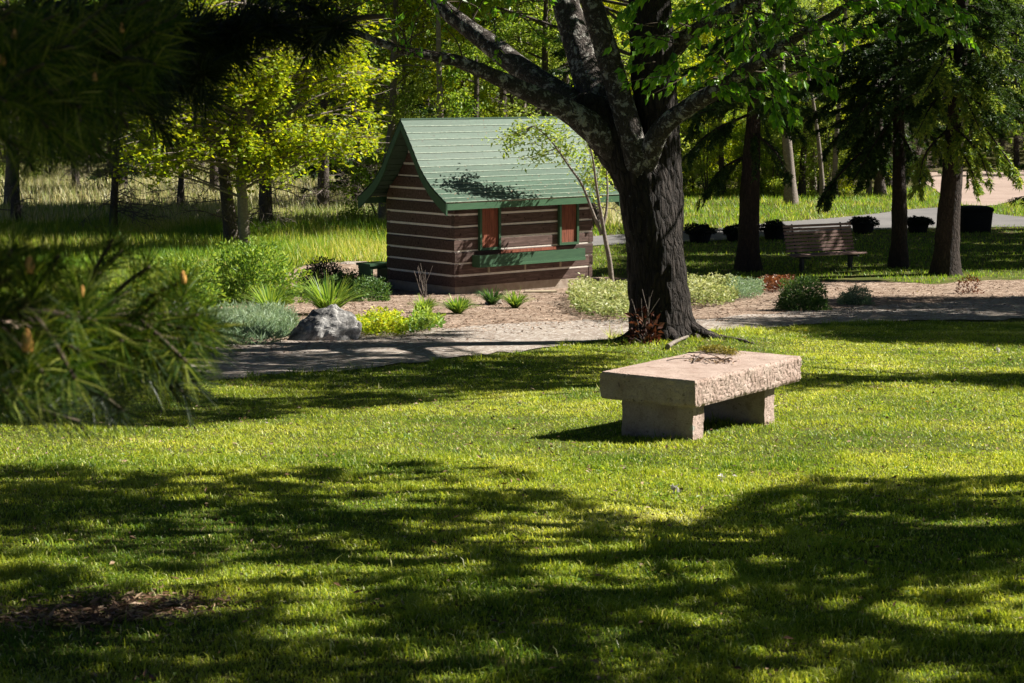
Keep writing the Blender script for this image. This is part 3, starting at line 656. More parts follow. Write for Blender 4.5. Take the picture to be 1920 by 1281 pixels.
# root flare
for az, L, r in ((-.5, .75, .10), (.25, .7, .11), (-2.4, .6, .09), (3.0, .55, .09), (1.4, .7, .1), (-1.3, .5, .1)):
    d = np.array([cos(az), sin(az), 0]); t = np.linspace(0, 1, 12)[:, None]; P = d * (.12 + L * t) + np.array([0, 0, 1]) * (.28 * (1 - t) ** 2.2 - .03 * t)
    P[:, 2] += gz(TREE[0] + P[:, 0], TREE[1] + P[:, 1]) - TREE[2]
    T1.tube(P, np.linspace(r * 1.3, r * .35, 12), 20, rough=.015, seed=3, fr=(8, 8, 3))
T1.build('trunk', M['bark_big'], bt)
limbs = {}
for key, spec in {
    'a': [(1190, 335, 11.9, .1), (1160, 290, 28.9, -.05), (1110, 240, 27.2, -.2), (1060, 205, 21.2, -.3), (1000, 178, 17.8, -.4), (930, 145, 14.4, -.5), (860, 116, 11.9, -.6), (800, 103, 9.3, -.7), (735, 88, 7.6, -.9), (660, 60, 6.0, -1.1), (560, 40, 4.2, -1.3)],
    'b': [(1140, 250, 28.9, .1), (1085, 205, 27.2, .35), (1040, 172, 24.6, .7), (985, 135, 22.1, 1.1), (930, 92, 20.4, 1.5), (880, 55, 17.0, 1.8), (830, 15, 15.3, 2.1), (780, -30, 13.6, 2.3), (690, -120, 10.2, 2.5), (580, -210, 6.8, 2.7)],
    'c': [(1190, 350, 16, .1), (1160, 290, 38, .1), (1130, 215, 36, .3), (1105, 150, 31, .6), (1085, 85, 28, .9), (1066, 25, 26, 1.1), (1050, -40, 24, 1.3), (1020, -180, 18, 1.5), (990, -380, 10, 1.6)],
    'd': [(1212, 420, 10, .1), (1200, 345, 24, -.12), (1190, 285, 25, -.25), (1172, 215, 23, -.25), (1150, 140, 23, -.2), (1128, 65, 22, -.2), (1106, -5, 20, -.2), (1080, -120, 16, -.2), (1060, -300, 9, -.3)],
    'e': [(1216, 390, 8, .1), (1212, 320, 20, -.15), (1224, 272, 21, -.36), (1250, 232, 18, -.5), (1300, 195, 17, -.7), (1345, 168, 15, -.9), (1400, 130, 13, -1.2), (1470, 85, 10, -1.6), (1560, 30, 8, -2), (1660, -40, 5, -2.4)],
    'f': [(1230, 120, 20, .3), (1300, 60, 14, 0), (1400, 0, 10, -.6), (1520, -70, 7, -1.2)],
}.items():
    mb_, Pc, Rr = limb('', spec, 0, 90, 44, .013, hash(key) % 7 + 3 if False else ord(key) % 11, (9, 9, 9)); mb_.build('limb', M['bark_limb'], bt)
    limbs[key] = Pc
# leaf sprays, seen in front of the limbs at the top right, and the crown above
mbT = MB(); mbL = MB(); rg = np.random.default_rng(42)
def spray(P0, P1, nl, leaf, r=.008, hang=.6):
    """a twig with alternate pointed leaves hanging from it (local to the tree)"""
    T = curve([P0, (P0 + P1) / 2 + rg.normal(0, .04, 3) + [0, 0, .04], P1], 9); mbT.tube(T, np.linspace(r, r * .35, 9), 5, cap=False)
    u = rg.uniform(.1, 1, nl) * 7.99; j = u.astype(int); q = T[j] + (T[j + 1] - T[j]) * (u - j)[:, None]
    ax = unit(P1 - P0)[None]; sd = unit(np.cross(ax, [0, 0, 1])); sg = np.where(np.arange(nl) % 2, 1, -1)[:, None]
    D = ax * .5 + sd * sg * rg.uniform(.1, .8, (nl, 1)) + np.array([0, 0, -1]) * rg.uniform(.2, hang * 1.8, (nl, 1)) + rg.normal(0, .18, (nl, 3))
    mbL.leaves(q + rg.normal(0, .015, (nl, 3)), D, rg.normal(0, .7, (nl, 3)) + [.5, -.3, .5], leaf * rg.uniform(.7, 1.2, nl), leaf * .5 * rg.uniform(.8, 1.2, nl), 0, rg.random(nl), .15)
SP = [((1300, 60), (1200, 120)), ((1260, 80), (1150, 95)), ((1330, 20), (1240, 20)), ((1380, 40), (1300, 90)), ((1400, 60), (1340, 120)), ((1420, 40), (1400, 110)), ((1450, 40), (1430, 70)),
      ((1300, 100), (1240, 150)), ((1360, 130), (1300, 150)), ((1430, 80), (1370, 100)), ((1480, 30), (1460, 40)), ((1500, 60), (1540, 55)), ((1470, 90), (1570, 85)), ((1570, 75), (1665, 75)), ((1540, 50), (1600, 60)),
      ((1380, 160), (1420, 175)), ((1400, 140), (1480, 190)), ((1440, 130), (1490, 150)), ((1480, 150), (1560, 170)), ((1460, 175), (1500, 205)), ((1500, 130), (1570, 150)), ((1340, 170), (1400, 185)), ((1420, 190), (1460, 215)),
      ((1560, 20), (1660, 10)), ((1640, 20), (1760, 10)), ((1700, 0), (1800, 15)), ((1230, 0), (1180, 45)), ((1500, -10), (1440, 20)), ((1200, 60), (1150, 30)), ((1700, 30), (1750, 45)), ((1760, 60), (1800, 75)), ((1350, -10), (1300, 30)), ((1780, 10), (1850, 5)), ((1590, 100), (1530, 115)), ((1280, 130), (1210, 170)), ((1250, 130), (1170, 155))]
for a, b in SP:
    o = rg.uniform(-3.6, -1.8)
    for q in range(2):
        spray(pt(a[0] + rg.normal(0, 16), a[1] + rg.normal(0, 12) - 12, DT + o - .1 * q) - TREE, pt(b[0] + rg.normal(0, 18), b[1] + rg.normal(0, 14), DT + o - .25) - TREE, 15, .135)
for (a, b, c, d, n, L) in ((740, -60, 1060, 10, 16, .10), (900, 20, 1060, 40, 5, .09), (620, -40, 800, 40, 8, .10)):
    for _ in range(n):
        q = pt(rg.uniform(a, c), rg.uniform(b, d), DT + rg.uniform(-1.5, 1.5)) - TREE; spray(q, q + rg.normal(0, .28, 3) - [0, 0, .1], 12, L)
# leafy side twigs joining limbs
for key, k0, num in (('a', 50, 14), ('b', 50, 12), ('e', 45, 20), ('f', 20, 16)):
    Pc = limbs[key]
    for _ in range(num):
        j = rg.integers(k0, 88); p = Pc[j]; q = p + unit(rg.normal(0, 1, 3) * [1, 1, .5] + [0, 0, .2]) * rg.uniform(.4, .9); spray(p, q, 9 if key in 'ef' else 3, .1, .012)
# the crown high above the frame
cen = np.array([0, 0, 7.6])
for k in range(620):
    v = unit(rg.normal(0, 1, 3)) * rg.random() ** .4 * np.array([4.6, 4.0, 2.6]) + cen
    if v[2] < 4.3: continue
    spray(v, v + rg.normal(0, .45, 3), 18, .15)
for k in range(26):
    v = unit(rg.normal(0, 1, 3)) * .8 * np.array([4.2, 3.6, 2.2]) + cen; s0 = limbs['cdb'[k % 3]][70 + k % 15]; mbT.tube(curve([s0, (s0 + v) / 2 + [0, 0, .5], v], 10), np.linspace(.05, .012, 10), 6, cap=False)
mbT.build('twigs', M['twig'], bt); mbL.build('crown', M['leafbig'], bt)

# ------------------------------------------------------------------ garden plants, stones
def scale_at(p): return F / p[1]
def mound(name, px, py, wp, hp, mat, leaf, n, label, cat, depth=1.0, wide=.55, group=None, flat=.8, sprig=0, lx=1.0):
    c = at(px, py); k = scale_at(c); R = wp / 2 / k * 1.08; H = hp / k * 1.3; c[1] += R * depth * .6; c[2] = float(gz(c[0], c[1]))
    rg = np.random.default_rng(int(px * 7 + py)); mb = MB()
    v = unit(rg.normal(0, 1, (n, 3))); v[:, 2] = np.abs(v[:, 2]); lump = .45 + .95 * fbm(v * 2.6 + px, 3, 3)
    rr = rg.random(n) ** .25; P = v * rr[:, None] * lump[:, None] * [R, R * depth, H]
    P[:, 2] += gz(c[0] + P[:, 0], c[1] + P[:, 1]) - c[2]
    D = v * [1, 1, .6] + rg.normal(0, .6, (n, 3)) + [0, 0, .35]
    mb.leaves(P, D, v * flat + rg.normal(0, .5, (n, 3)) + [0, 0, .3], leaf * rg.uniform(.6, 1.25, n), leaf * wide * rg.uniform(.7, 1.3, n), 0, np.clip(rg.random(n) * .75 + (rr - .8) * .8 + .15, 0, 1))
    for _ in range(max(6, n // 150)):
        d = unit(rg.normal(0, 1, 3)); d[2] = abs(d[2]) + .3; mb.tube(bend((0, 0, 0), d, min(R, H) * .9, 5, .2, .05, rg), np.linspace(.006, .002, 5), 4, 1, cap=False)
    if sprig:
        for _ in range(sprig):
            a = rg.random() * 6.28; b = np.array([cos(a) * R * .5 * rg.random(), sin(a) * R * .5 * rg.random(), H * .5]); mb.tube(bend(b, (rg.normal(0, .25), rg.normal(0, .25), 1), H * rg.uniform(.7, 1.3), 5, .08, 0, rg), np.linspace(.006, .003, 5), 4, 1, cap=False)
    o = mb.build(name, [mat, M['deadwood']], None, c); return tag(o, label, cat, group)
def strap(name, px, py, wp, hp, mat, n, w, label, cat, group=None, bendy=.7):
    c = at(px, py); k = scale_at(c); R = wp / 2 / k; H = hp / k; c[1] += R * .5; c[2] = float(gz(c[0], c[1]))
    rg = np.random.default_rng(int(px + py * 3)); mb = MB(); az = rg.random(n) * 2 * pi; lean = rg.random(n) ** .7
    for i in range(n):
        d = np.array([cos(az[i]), sin(az[i]), 0]); L = (H * .6 + R * .6) * rg.uniform(.7, 1.2); t = np.linspace(0, 1, 6)[:, None]
        P = d * (R * .15 + (R * 1.35 * (.25 + .75 * lean[i])) * t ** 1.2) + np.array([0, 0, 1]) * (H * 1.15 * (t - .55 * lean[i] * t ** 2.6)) * rg.uniform(.7, 1.1)
        s_ = np.cross(d, [0, 0, 1]); ww = (w * np.array([.8, 1, 1, .85, .6, .1]))[:, None] / 2
        V = np.concatenate([P - s_ * ww, P + s_ * ww]); mb.add(V, [[a, a + 1, a + 7, a + 6] for a in range(5)], 0, rg.random())
    o = mb.build(name, mat, None, c); return tag(o, label, cat, group)
def inpoly(a, b, poly):
    c = np.zeros(len(a), bool); j = len(poly) - 1
    for i in range(len(poly)):
        (xi, yi), (xj, yj) = poly[i], poly[j]
        c ^= ((yi > b) != (yj > b)) & (a < (xj - xi) * (b - yi) / (yj - yi + 1e-9) + xi); j = i
    return c
def carpet(name, poly, Hm, mat, leaf, n, label, cat, wide=.55, up=.4, lump=2.2, lo=.35):
    """a low spreading plant covering a measured patch of ground with a lumpy top"""
    rg = np.random.default_rng(int(poly[0][0] * 3 + poly[0][1])); C = np.array([at(a, b) for a, b in poly]); o0 = C.mean(0); o0[2] = gz(o0[0], o0[1])
    lo_, hi_ = C.min(0), C.max(0); x = rg.uniform(lo_[0], hi_[0], n * 3); y = rg.uniform(lo_[1], hi_[1], n * 3); P = np.stack([x, y, gz(x, y)], 1); a, b = project(P)
    k = inpoly(a + rg.normal(0, 2.5, len(a)), b + rg.normal(0, 1.2, len(b)), poly); P = P[k][:n]; n = len(P); hN = fbm(P * [lump, lump, 0] + 3, 3, 5); h = Hm * np.clip(lo + (hN - .3) * 1.6, .1, 1.3)
    q = rg.random(n) ** .45; P[:, 2] += h * q; g_ = rg.normal(0, 1, (n, 3)) * [1, 1, .3]
    mb = MB(); mb.leaves(P - o0, g_ + [0, 0, up], rg.normal(0, .5, (n, 3)) + [0, 0, 1 - up * .8], leaf * rg.uniform(.6, 1.3, n), leaf * wide * rg.uniform(.7, 1.3, n), 0, np.clip(rg.random(n) * .7 + (hN - .5) + .2 * q, 0, 1))
    for _ in range(8): 
        i = rg.integers(n); mb.tube([P[i] * [1, 1, 0] + [0, 0, P[i][2] - h[i] * q[i]] - o0, P[i] - o0], [.006, .003], 4, 1, cap=False)
    o = mb.build(name, [mat, M['deadwood']], None, o0); return tag(o, label, cat)
mound('shrub', 465, 572, 200, 96, M['shrub'], .095, 5200, 'tall bushy green leaved shrub at the left of the garden bed', 'shrub', .8, .42)
mound('shrub', 330, 585, 170, 90, M['shrub'], .09, 2600, 'leafy green shrub half hidden by the pine needles', 'shrub', .7, .45)
o = mound('lavender_clump', 300, 664, 180, 60, M['silver'], .11, 2600, 'silvery clump of narrow leaves behind the pine needles', 'plant', .7, .14)
carpet('lavender_clump', [(372, 652), (450, 655), (530, 645), (556, 626), (550, 606), (500, 598), (420, 600), (370, 612)], .2, M['silver'], .12, 7500, 'wide silvery green clump of narrow leaves left of the boulder', 'plant', .13, .9, 1.4, .6)
carpet('sedum_patch', [(662, 628), (700, 634), (760, 632), (768, 618), (740, 606), (690, 606), (665, 616)], .2, M['chartreuse'], .06, 3600, 'yellow green low leafy patch right of the boulder', 'plant', .7, .4, 3)
carpet('sedum_patch', [(764, 628), (800, 630), (830, 620), (828, 608), (780, 606)], .22, M['shrub'], .075, 900, 'darker green leafy patch at the right end of the yellow green one', 'plant', .6, .8, 3)
carpet('variegated_plant', [(1064, 572), (1080, 590), (1120, 602), (1180, 610), (1215, 606), (1215, 560), (1150, 548), (1090, 548)], .3, M['variegated'], .065, 9000, 'pale variegated ground cover spreading left of the big trunk', 'plant', .6, .4, 1.6, .5)
carpet('variegated_plant', [(1290, 576), (1340, 580), (1378, 572), (1386, 556), (1350, 545), (1290, 548)], .32, M['variegated'], .065, 5200, 'pale green leafy mound right of the big trunk', 'plant', .6, .4, 1.8, .5)
carpet('grey_mound_plant', [(1362, 562), (1400, 566), (1430, 560), (1428, 546), (1390, 540), (1362, 545)], .34, M['silver'], .055, 3600, 'greyish green mound between the pale one and the rust brown plant', 'plant', .4, .5, 1.8, .5)
carpet('rust_plant', [(1420, 548), (1450, 552), (1492, 546), (1488, 534), (1440, 530)], .22, M['rust'], .07, 1300, 'rust brown withered plants behind the round dark shrub', 'plant', .6, .4, 2)
strap('daylily', 505, 594, 110, 62, M['shrub'], 200, .02, 'strap leaved plant in front of the tall shrub', 'plant')
strap('daylily', 615, 592, 130, 72, M['shrub'], 300, .021, 'large strap leaved plant behind the boulder', 'plant')
strap('daylily', 585, 556, 90, 48, M['shrub'], 110, .02, 'small strap leaved plant in shade further back than the boulder', 'plant')
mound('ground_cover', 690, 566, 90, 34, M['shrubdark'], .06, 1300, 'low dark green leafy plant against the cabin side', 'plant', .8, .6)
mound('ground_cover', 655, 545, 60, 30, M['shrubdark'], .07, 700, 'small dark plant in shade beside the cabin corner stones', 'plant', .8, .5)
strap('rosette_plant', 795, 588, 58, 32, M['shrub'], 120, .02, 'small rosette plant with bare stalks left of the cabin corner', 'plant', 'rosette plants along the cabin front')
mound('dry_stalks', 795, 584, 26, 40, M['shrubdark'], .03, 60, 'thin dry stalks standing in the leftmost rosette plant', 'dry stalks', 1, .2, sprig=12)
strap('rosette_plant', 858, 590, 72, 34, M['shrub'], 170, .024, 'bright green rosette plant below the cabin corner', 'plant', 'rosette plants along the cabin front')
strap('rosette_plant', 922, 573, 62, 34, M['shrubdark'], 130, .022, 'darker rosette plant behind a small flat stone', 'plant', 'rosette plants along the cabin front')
strap('rosette_plant', 966, 579, 60, 34, M['shrub'], 140, .022, 'rightmost bright rosette plant in front of the flower box', 'plant', 'rosette plants along the cabin front')
mound('round_shrub', 1508, 584, 96, 50, M['shrubdark'], .05, 5200, 'round dark green shrub by the path below the park bench', 'shrub', 1, .45)
mound('round_shrub', 1608, 573, 64, 30, M['silver'], .045, 2200, 'small pale grey green shrub right of the round dark one', 'shrub', 1, .45)
mound('rust_plant', 1818, 552, 46, 30, M['rust'], .06, 220, 'small reddish plant at the edge of the mulch at far right', 'plant', 1, .5)
mound('rust_sapling', 1208, 646, 66, 50, M['rustdark'], .085, 120, 'red-brown leafed shoots at the foot of the big trunk', 'plant', .4, .65, sprig=6)
for k, (px, py, w, l) in enumerate(((1480, 600, 20, 'a'), (1290, 645, 60, 'b'), (1340, 640, 50, 'c'), (1215, 655, 40, 'd'))):
    pass
def stone(name, px, py, wp, hp, mat, label, cat='stone', flat=1.0, seed=0, dep=.8, shape=None, lift=0):
    c = at(px, py); k = scale_at(c); R = wp / 2 / k; H = hp / k; c[1] += R * dep * .8; c[2] = float(gz(c[0], c[1])) + lift
    n1, n2 = 64, 40; th = np.linspace(0, 2 * pi, n1, endpoint=False); ph = np.linspace(-.35, pi / 2, n2)
    T, Pp = np.meshgrid(th, ph, indexing='ij'); v = np.stack([np.cos(T) * np.cos(Pp), np.sin(T) * np.cos(Pp), np.sin(Pp)], -1).reshape(-1, 3)
    if shape is not None: v = shape(v)
    nn = fbm(v * 1.7 + seed, 3, seed) - .5; fac = np.abs(vnoise(v * 3 + seed, seed + 2) - .5); det = fbm(v * 9 + seed, 4, seed + 5) - .5
    V = v * (1 + nn * .55 + fac * .25 + det * .10)[:, None] * [R, R * dep, H]
    i = (np.arange(n1)[:, None] * n2 + np.arange(n2 - 1)[None]).ravel(); j = (((np.arange(n1) + 1) % n1)[:, None] * n2 + np.arange(n2 - 1)[None]).ravel()
    mb = MB(); mb.add(V, np.stack([i, j, j + 1, i + 1], -1), 0, .5, False); o = mb.build(name, mat, None, c); return tag(o, label, cat)
m, nt, b_, out = newmat('boulder_rock'); v = coords(nt)
n = noise(nt, 3.2, 10, .72, v, .8); n2 = noise(nt, 22, 8, .7, v)
c = mix(nt, ramp(nt, [(.38, (.05, .048, .05)), (.5, (.26, .25, .24)), (.62, (.56, .54, .52))], n), ramp(nt, [(.3, (.55, .55, .55)), (.7, (1.3, 1.3, 1.3))], n2), .8, 'MULTIPLY')
nt.links.new(c, b_.inputs['Base Color']); b_.inputs['Roughness'].default_value = .8; bump(nt, b_, mix(nt, n, n2, .4), 1, .05); M['rock'] = m
def bshape(v):
    w = v.copy(); w[:, 0] += .28 * v[:, 2] * 1.0; w[:, 2] = np.minimum(w[:, 2], .92 + .12 * w[:, 0]); w[:, 2] *= np.clip(1.05 - .55 * np.clip(-w[:, 0] - .1, 0, 1), .3, 1.1); return w
stone('boulder', 598, 640, 132, 54, M['rock'], 'large grey and white streaked boulder by the gravel path', 'boulder', seed=4, shape=bshape)
stone('stone', 757, 621, 20, 11, M['rock'], 'small grey stone at the edge of the yellow green patch', seed=7)
stone('stone', 925, 572, 34, 12, M['gravel'], 'small flat tan stone between the rosette plants', seed=9)
stone('flat_stone', 500 + 165, 496, 60, 4, M['gravel'], 'pale flat stepping stone behind the garden bed, left of the cabin', seed=2)
stone('flat_stone', 700, 542, 54, 7, M['gravel'], 'pale flat stone at the foot of the cabin side wall', seed=3)
mound('dark_shade_mass', 603, 528, 84, 30, M['yew'], .06, 2200, 'added dark leafy mass standing in for shade behind the strap leaved plants', 'shrub', .6, .5)  # near-black leaf mass added where the bed lies in shade
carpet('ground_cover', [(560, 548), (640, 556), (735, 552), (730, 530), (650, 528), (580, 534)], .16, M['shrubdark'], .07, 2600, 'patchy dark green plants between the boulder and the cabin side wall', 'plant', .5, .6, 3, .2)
a = at(985, 549); mb = MB(); R = Rc; mb.box((.3, 0, .02), (.62, .22, .035), 0, .5, Rc @ np.array([[.8, .6, 0], [-.6, .8, 0], [0, 0, 1]])); tag(mb.build('plank', M['peg'], None, a), 'short pale plank lying on the mulch in front of the cabin', 'plank')
# low dark bench by the cabin's left wall
p = at(702, 529); e = empty('low_wooden_bench', tuple(p), 'low dark green wooden bench in shade against the cabin side wall', 'bench')
mb = MB(); mb.box((0, .25, .36), (.62, .5, .05), 0, .4, Rc); mb.box((0, .25, .30), (.56, .44, .06), 0, .2, Rc); mb.build('seat', M['green'], e)
for sx in (-1, 1):
    mb = MB(); mb.box(np.array([0, .25, .12]) + Rc @ np.array([sx * .24, 0, 0]), (.06, .44, .32), 0, .2, Rc); mb.build('leg', M['green'], e)

# sapling beside the cabin
ds = 38.3; SAPB = pt(1147, 540, ds); SAPB[2] = float(gz(SAPB[0], ds))
e = empty('sapling', tuple(SAPB), 'slender three-stemmed sapling with pale leaves at the right end of the cabin', 'tree')
def px3(spec, base, d): return np.array([pt(a, b, d + (s[2] if len(s := (a, b, o)) else 0)) for a, b, o in spec]) - base
mb = MB(); ml = MB(); rg = np.random.default_rng(5)
def PS(l): return np.array([pt(a, b, ds + o) for a, b, o in l]) - SAPB
st = [([(1147, 530, 0), (1143, 490, 0), (1135, 450, 0), (1130, 420, 0), (1124, 385, -.1), (1117, 340, -.2), (1112, 300, -.3), (1100, 250, -.4)], .052, .012),
      ([(1131, 425, 0), (1137, 395, .1), (1139, 360, .2), (1138, 330, .3), (1135, 290, .3)], .03, .012),
      ([(1128, 440, 0), (1112, 400, 0), (1092, 348, .1), (1070, 316, .15), (1045, 280, .2), (1025, 255, .15), (1000, 236, .1)], .034, .008)]
ends = []
for l, r0, r1 in st:
    P = curve(PS(l), 26); mb.tube(P, np.linspace(r0, r1, 26), 10); ends.append(P)
tg = [(925, 262, 0), (945, 285, 0), (965, 252, 0), (975, 300, .2), (990, 270, 0), (1005, 245, .2), (1030, 240, 0), (1045, 265, .3), (1015, 290, 0), (1060, 250, 0), (1075, 270, .2), (1060, 285, .1), (1085, 300, 0), (1100, 320, .2), (1090, 335, .1), (950, 270, .4), (1110, 290, 0), (1120, 310, .2), (1100, 270, .3), (1085, 245, .2), (1060, 230, .2), (1030, 225, 0), (1000, 225, .2), (1135, 285, 0), (1130, 345, .2), (1112, 345, 0), (975, 240, .1)]
for a, b, o in tg:
    q = pt(a, b, ds - .15 + np.clip((a - 930) / 250, 0, .7) + o) - SAPB; A = ends[2] if a < 1080 else ends[rg.integers(0, 2)]
    k = np.argmin(np.linalg.norm(A - q - [0, 0, -.25], axis=1)); k = max(k, 6); p0 = A[k]
    T = curve([p0, (p0 + q) / 2 + [0, 0, -.02], q], 8); mb.tube(T, np.linspace(.010, .003, 8), 4, cap=False)
    n = 66; C = T[rg.integers(3, 8, n)] + rg.normal(0, .09, (n, 3)); ml.leaves(C, rg.normal(0, 1, (n, 3)) * [1, 1, .6] - [0, 0, .3], rg.normal(0, .5, (n, 3)) + [0, 0, 1], .10 * rg.uniform(.6, 1.3, n), .045)
mb.build('trunk', M['bark_smooth'], e); ml.build('crown', M['leafpale'], e)

# ------------------------------------------------------------------ park bench, planters, bin
pb = at(1550, 509); PBA = radians(60)
e = empty('park_bench', (pb[0], pb[1] + .1, float(gz(pb[0], pb[1] + .1))), 'slatted park bench with greyish boards under the dark spruces', 'bench', rz=0)
w_ = np.array([sin(PBA), cos(PBA), 0]); f_ = np.array([cos(PBA), -sin(PBA), 0]); Rp = np.stack([w_, f_, [0, 0, 1]], 1)
k = scale_at(pb); BL = 140 / k / .87; BH = 88 / k; SHt = 31 / k
M['slat'] = plain('greyed_bench_slat', [(.3, (.20, .12, .10)), (.7, (.36, .25, .22))], 5, .8, sc=(1, 1, 4)); M['iron'] = plain('dark_iron', [(.3, (.012, .012, .014)), (.7, (.03, .03, .035))], 6, .5, .4)
mb = MB(); nb = 8
for q in range(nb):
    t = (q + .5) / nb; z = SHt + .06 + (BH - SHt - .06) * t; mb.box(w_ * 0 + f_ * (-.20 - .16 * t) + [0, 0, z], (BL, .03, (BH - SHt) / nb - .032), 0, random.random(), Rp)
mb.build('backrest', M['slat'], e)
mb = MB()
for q in range(5): mb.box(f_ * (-.15 + .095 * q) + [0, 0, SHt + .01 * abs(q - 2)], (BL, .08, .03), 0, random.random(), Rp)
mb.build('seat', M['slat'], e)
for sx in (-1, 1):
    mb = MB(); c = w_ * sx * BL * .36; mb.box(c + [0, 0, SHt / 2 - .04], (.07, .09, SHt + .06), 0, .5, Rp); mb.box(c + f_ * .03 + [0, 0, SHt - .035], (.05, .50, .035), 0, .5, Rp)
    mb.tube([c + f_ * -.17 + [0, 0, SHt - .02], c + f_ * -.235 + [0, 0, SHt + .1], c + f_ * -.385 + [0, 0, BH]], .02, 6); mb.build('leg', M['iron'], e)
pl = [(1312, 455, 56), (1378, 452, 44), (1452, 449, 54), (1618, 438, 54), (1721, 436, 52)]
lab = ['just right of the big trunk', 'behind the first dark spruce trunk', 'behind the left end of the park bench', 'behind the right end of the park bench', 'between the two right spruce trunks']
M['tub'] = plain('dark_tub', [(.3, (.006, .006, .006)), (.7, (.014, .013, .012))], 6, .8)
for (px, py, wp), lb in zip(pl, lab):
    c = at(px, py); k = scale_at(c); R = wp / 2 / k; e = empty('planter', tuple(c), 'dark round planter with a clipped bush ' + lb, 'planter', 'planters along the far path')
    mb = MB(); th = np.linspace(0, 2 * pi, 24, endpoint=False)
    mb.tube([(0, 0, -.02), (0, 0, R * .35), (0, 0, R * .7), (0, 0, R * .74)], [R * .62, R * .72, R * .8, R * .84], 24, smooth=False); mb.build('tub', M['tub'], e)
    mb = MB(); rg = np.random.default_rng(int(px)); n = 1500; v = unit(rg.normal(0, 1, (n, 3))); v[:, 2] = np.abs(v[:, 2]); P = v * rg.random((n, 1)) ** .2 * [R * 1.05, R * 1.05, R * rg.uniform(.5, .75)] * (.7 + .6 * vnoise(v * 3 + px, 2))[:, None] + [0, 0, R * .6]
    mb.leaves(P, v + rg.normal(0, .7, (n, 3)), v + rg.normal(0, .6, (n, 3)), .06, .03); mb.build('bush', M['yew'], e)
c = at(1830, 437); k = scale_at(c); W_ = 64 / k; H_ = 50 / k; a_ = radians(12)
Rz = np.array([[cos(a_), -sin(a_), 0], [sin(a_), cos(a_), 0], [0, 0, 1]]); e = empty('storage_bin', (c[0], c[1] + W_ * .4, float(gz(c[0], c[1] + W_ * .4))), 'big dark boxy bin with a domed lid beside the far path', 'bin')
mb = MB(); rs = []; n = 40
for z, s_ in ((-.1, .88), (0, .9), (.1, .93), (H_ * .5, .97), (H_ * .8, 1.0)): rs.append((z, s_))
th = np.linspace(0, 2 * pi, n, endpoint=False); sq = np.sign(np.cos(th)) * np.abs(np.cos(th)) ** .35, np.sign(np.sin(th)) * np.abs(np.sin(th)) ** .35
def ringstack(mb, rs, W_, D_):
    V = np.concatenate([np.stack([sq[0] * W_ / 2 * s_, sq[1] * D_ / 2 * s_, np.full(n, z)], 1) for z, s_ in rs]) @ Rz.T
    mb.add(V, [[r * n + i, r * n + (i + 1) % n, (r + 1) * n + (i + 1) % n, (r + 1) * n + i] for r in range(len(rs) - 1) for i in range(n)], 0, .5, True)
ringstack(mb, rs, W_, W_ * .8); mb.build('body', M['tub'], e)
mb = MB(); ringstack(mb, [(H_ * .8, 1.0), (H_ * .8, 1.05), (H_ * .88, 1.05), (H_ * .94, .98), (H_ * .985, .7), (H_, .02)], W_, W_ * .8); mb.build('lid', M['tub'], e)

# ------------------------------------------------------------------ trees standing at known places
def tree_from(name, label, base, W, Lf, Dd, wm, lm, group=None, cat='tree', sc=1.0, rz=0):
    e = empty(name, tuple(base), label, cat, group, rz); e.scale = (sc,) * 3
    W.build('trunk', wm, e)
    if Lf is not None and Lf.n: Lf.build('crown', lm, e)
    if Dd is not None and Dd.n: Dd.build('dead_branches', M['deadwood'], e)
    return e
def hang(mbW, mbL, base, spec, rg, needle=.11, nw=.03, dens=180, tw=.8):
    """one drooping conifer bough through photo-measured points with side twigs"""
    P = curve(np.array([pt(a, b, d) for a, b, d in spec]) - base, 26); L = np.linalg.norm(np.diff(P, axis=0), axis=1).sum()
    mbW.tube(P, np.linspace(.035, .008, 26), 6, cap=False); C = []; D = []
    for s_ in range(int(L * 11)):
        f = rg.uniform(.1, 1) * 24.9; j = int(f); q = P[j]; ax = unit(P[j + 1] - P[j]); sd = unit(np.cross(ax, [0, 0, 1])) * (1 if s_ % 2 else -1)
        Lt = tw * rg.uniform(.4, 1.1) * (1.15 - f / 30); dt = unit(ax * .6 + sd * rg.uniform(.2, .9) + [0, 0, -rg.uniform(.2, 1.0)]); m_ = int(Lt * dens); u = rg.random(m_)[:, None]
        C.append(q + dt * Lt * u - [0, 0, .25] * (u * Lt) ** 2 + rg.normal(0, .012, (m_, 3))); D.append(dt + rg.normal(0, .5, (m_, 3)))
    C = np.concatenate(C); D = np.concatenate(D); n = len(C); mbL.leaves(C, D, rg.normal(0, 1, (n, 3)), needle * rg.uniform(.6, 1.3, n), nw)
rg = np.random.default_rng(77)
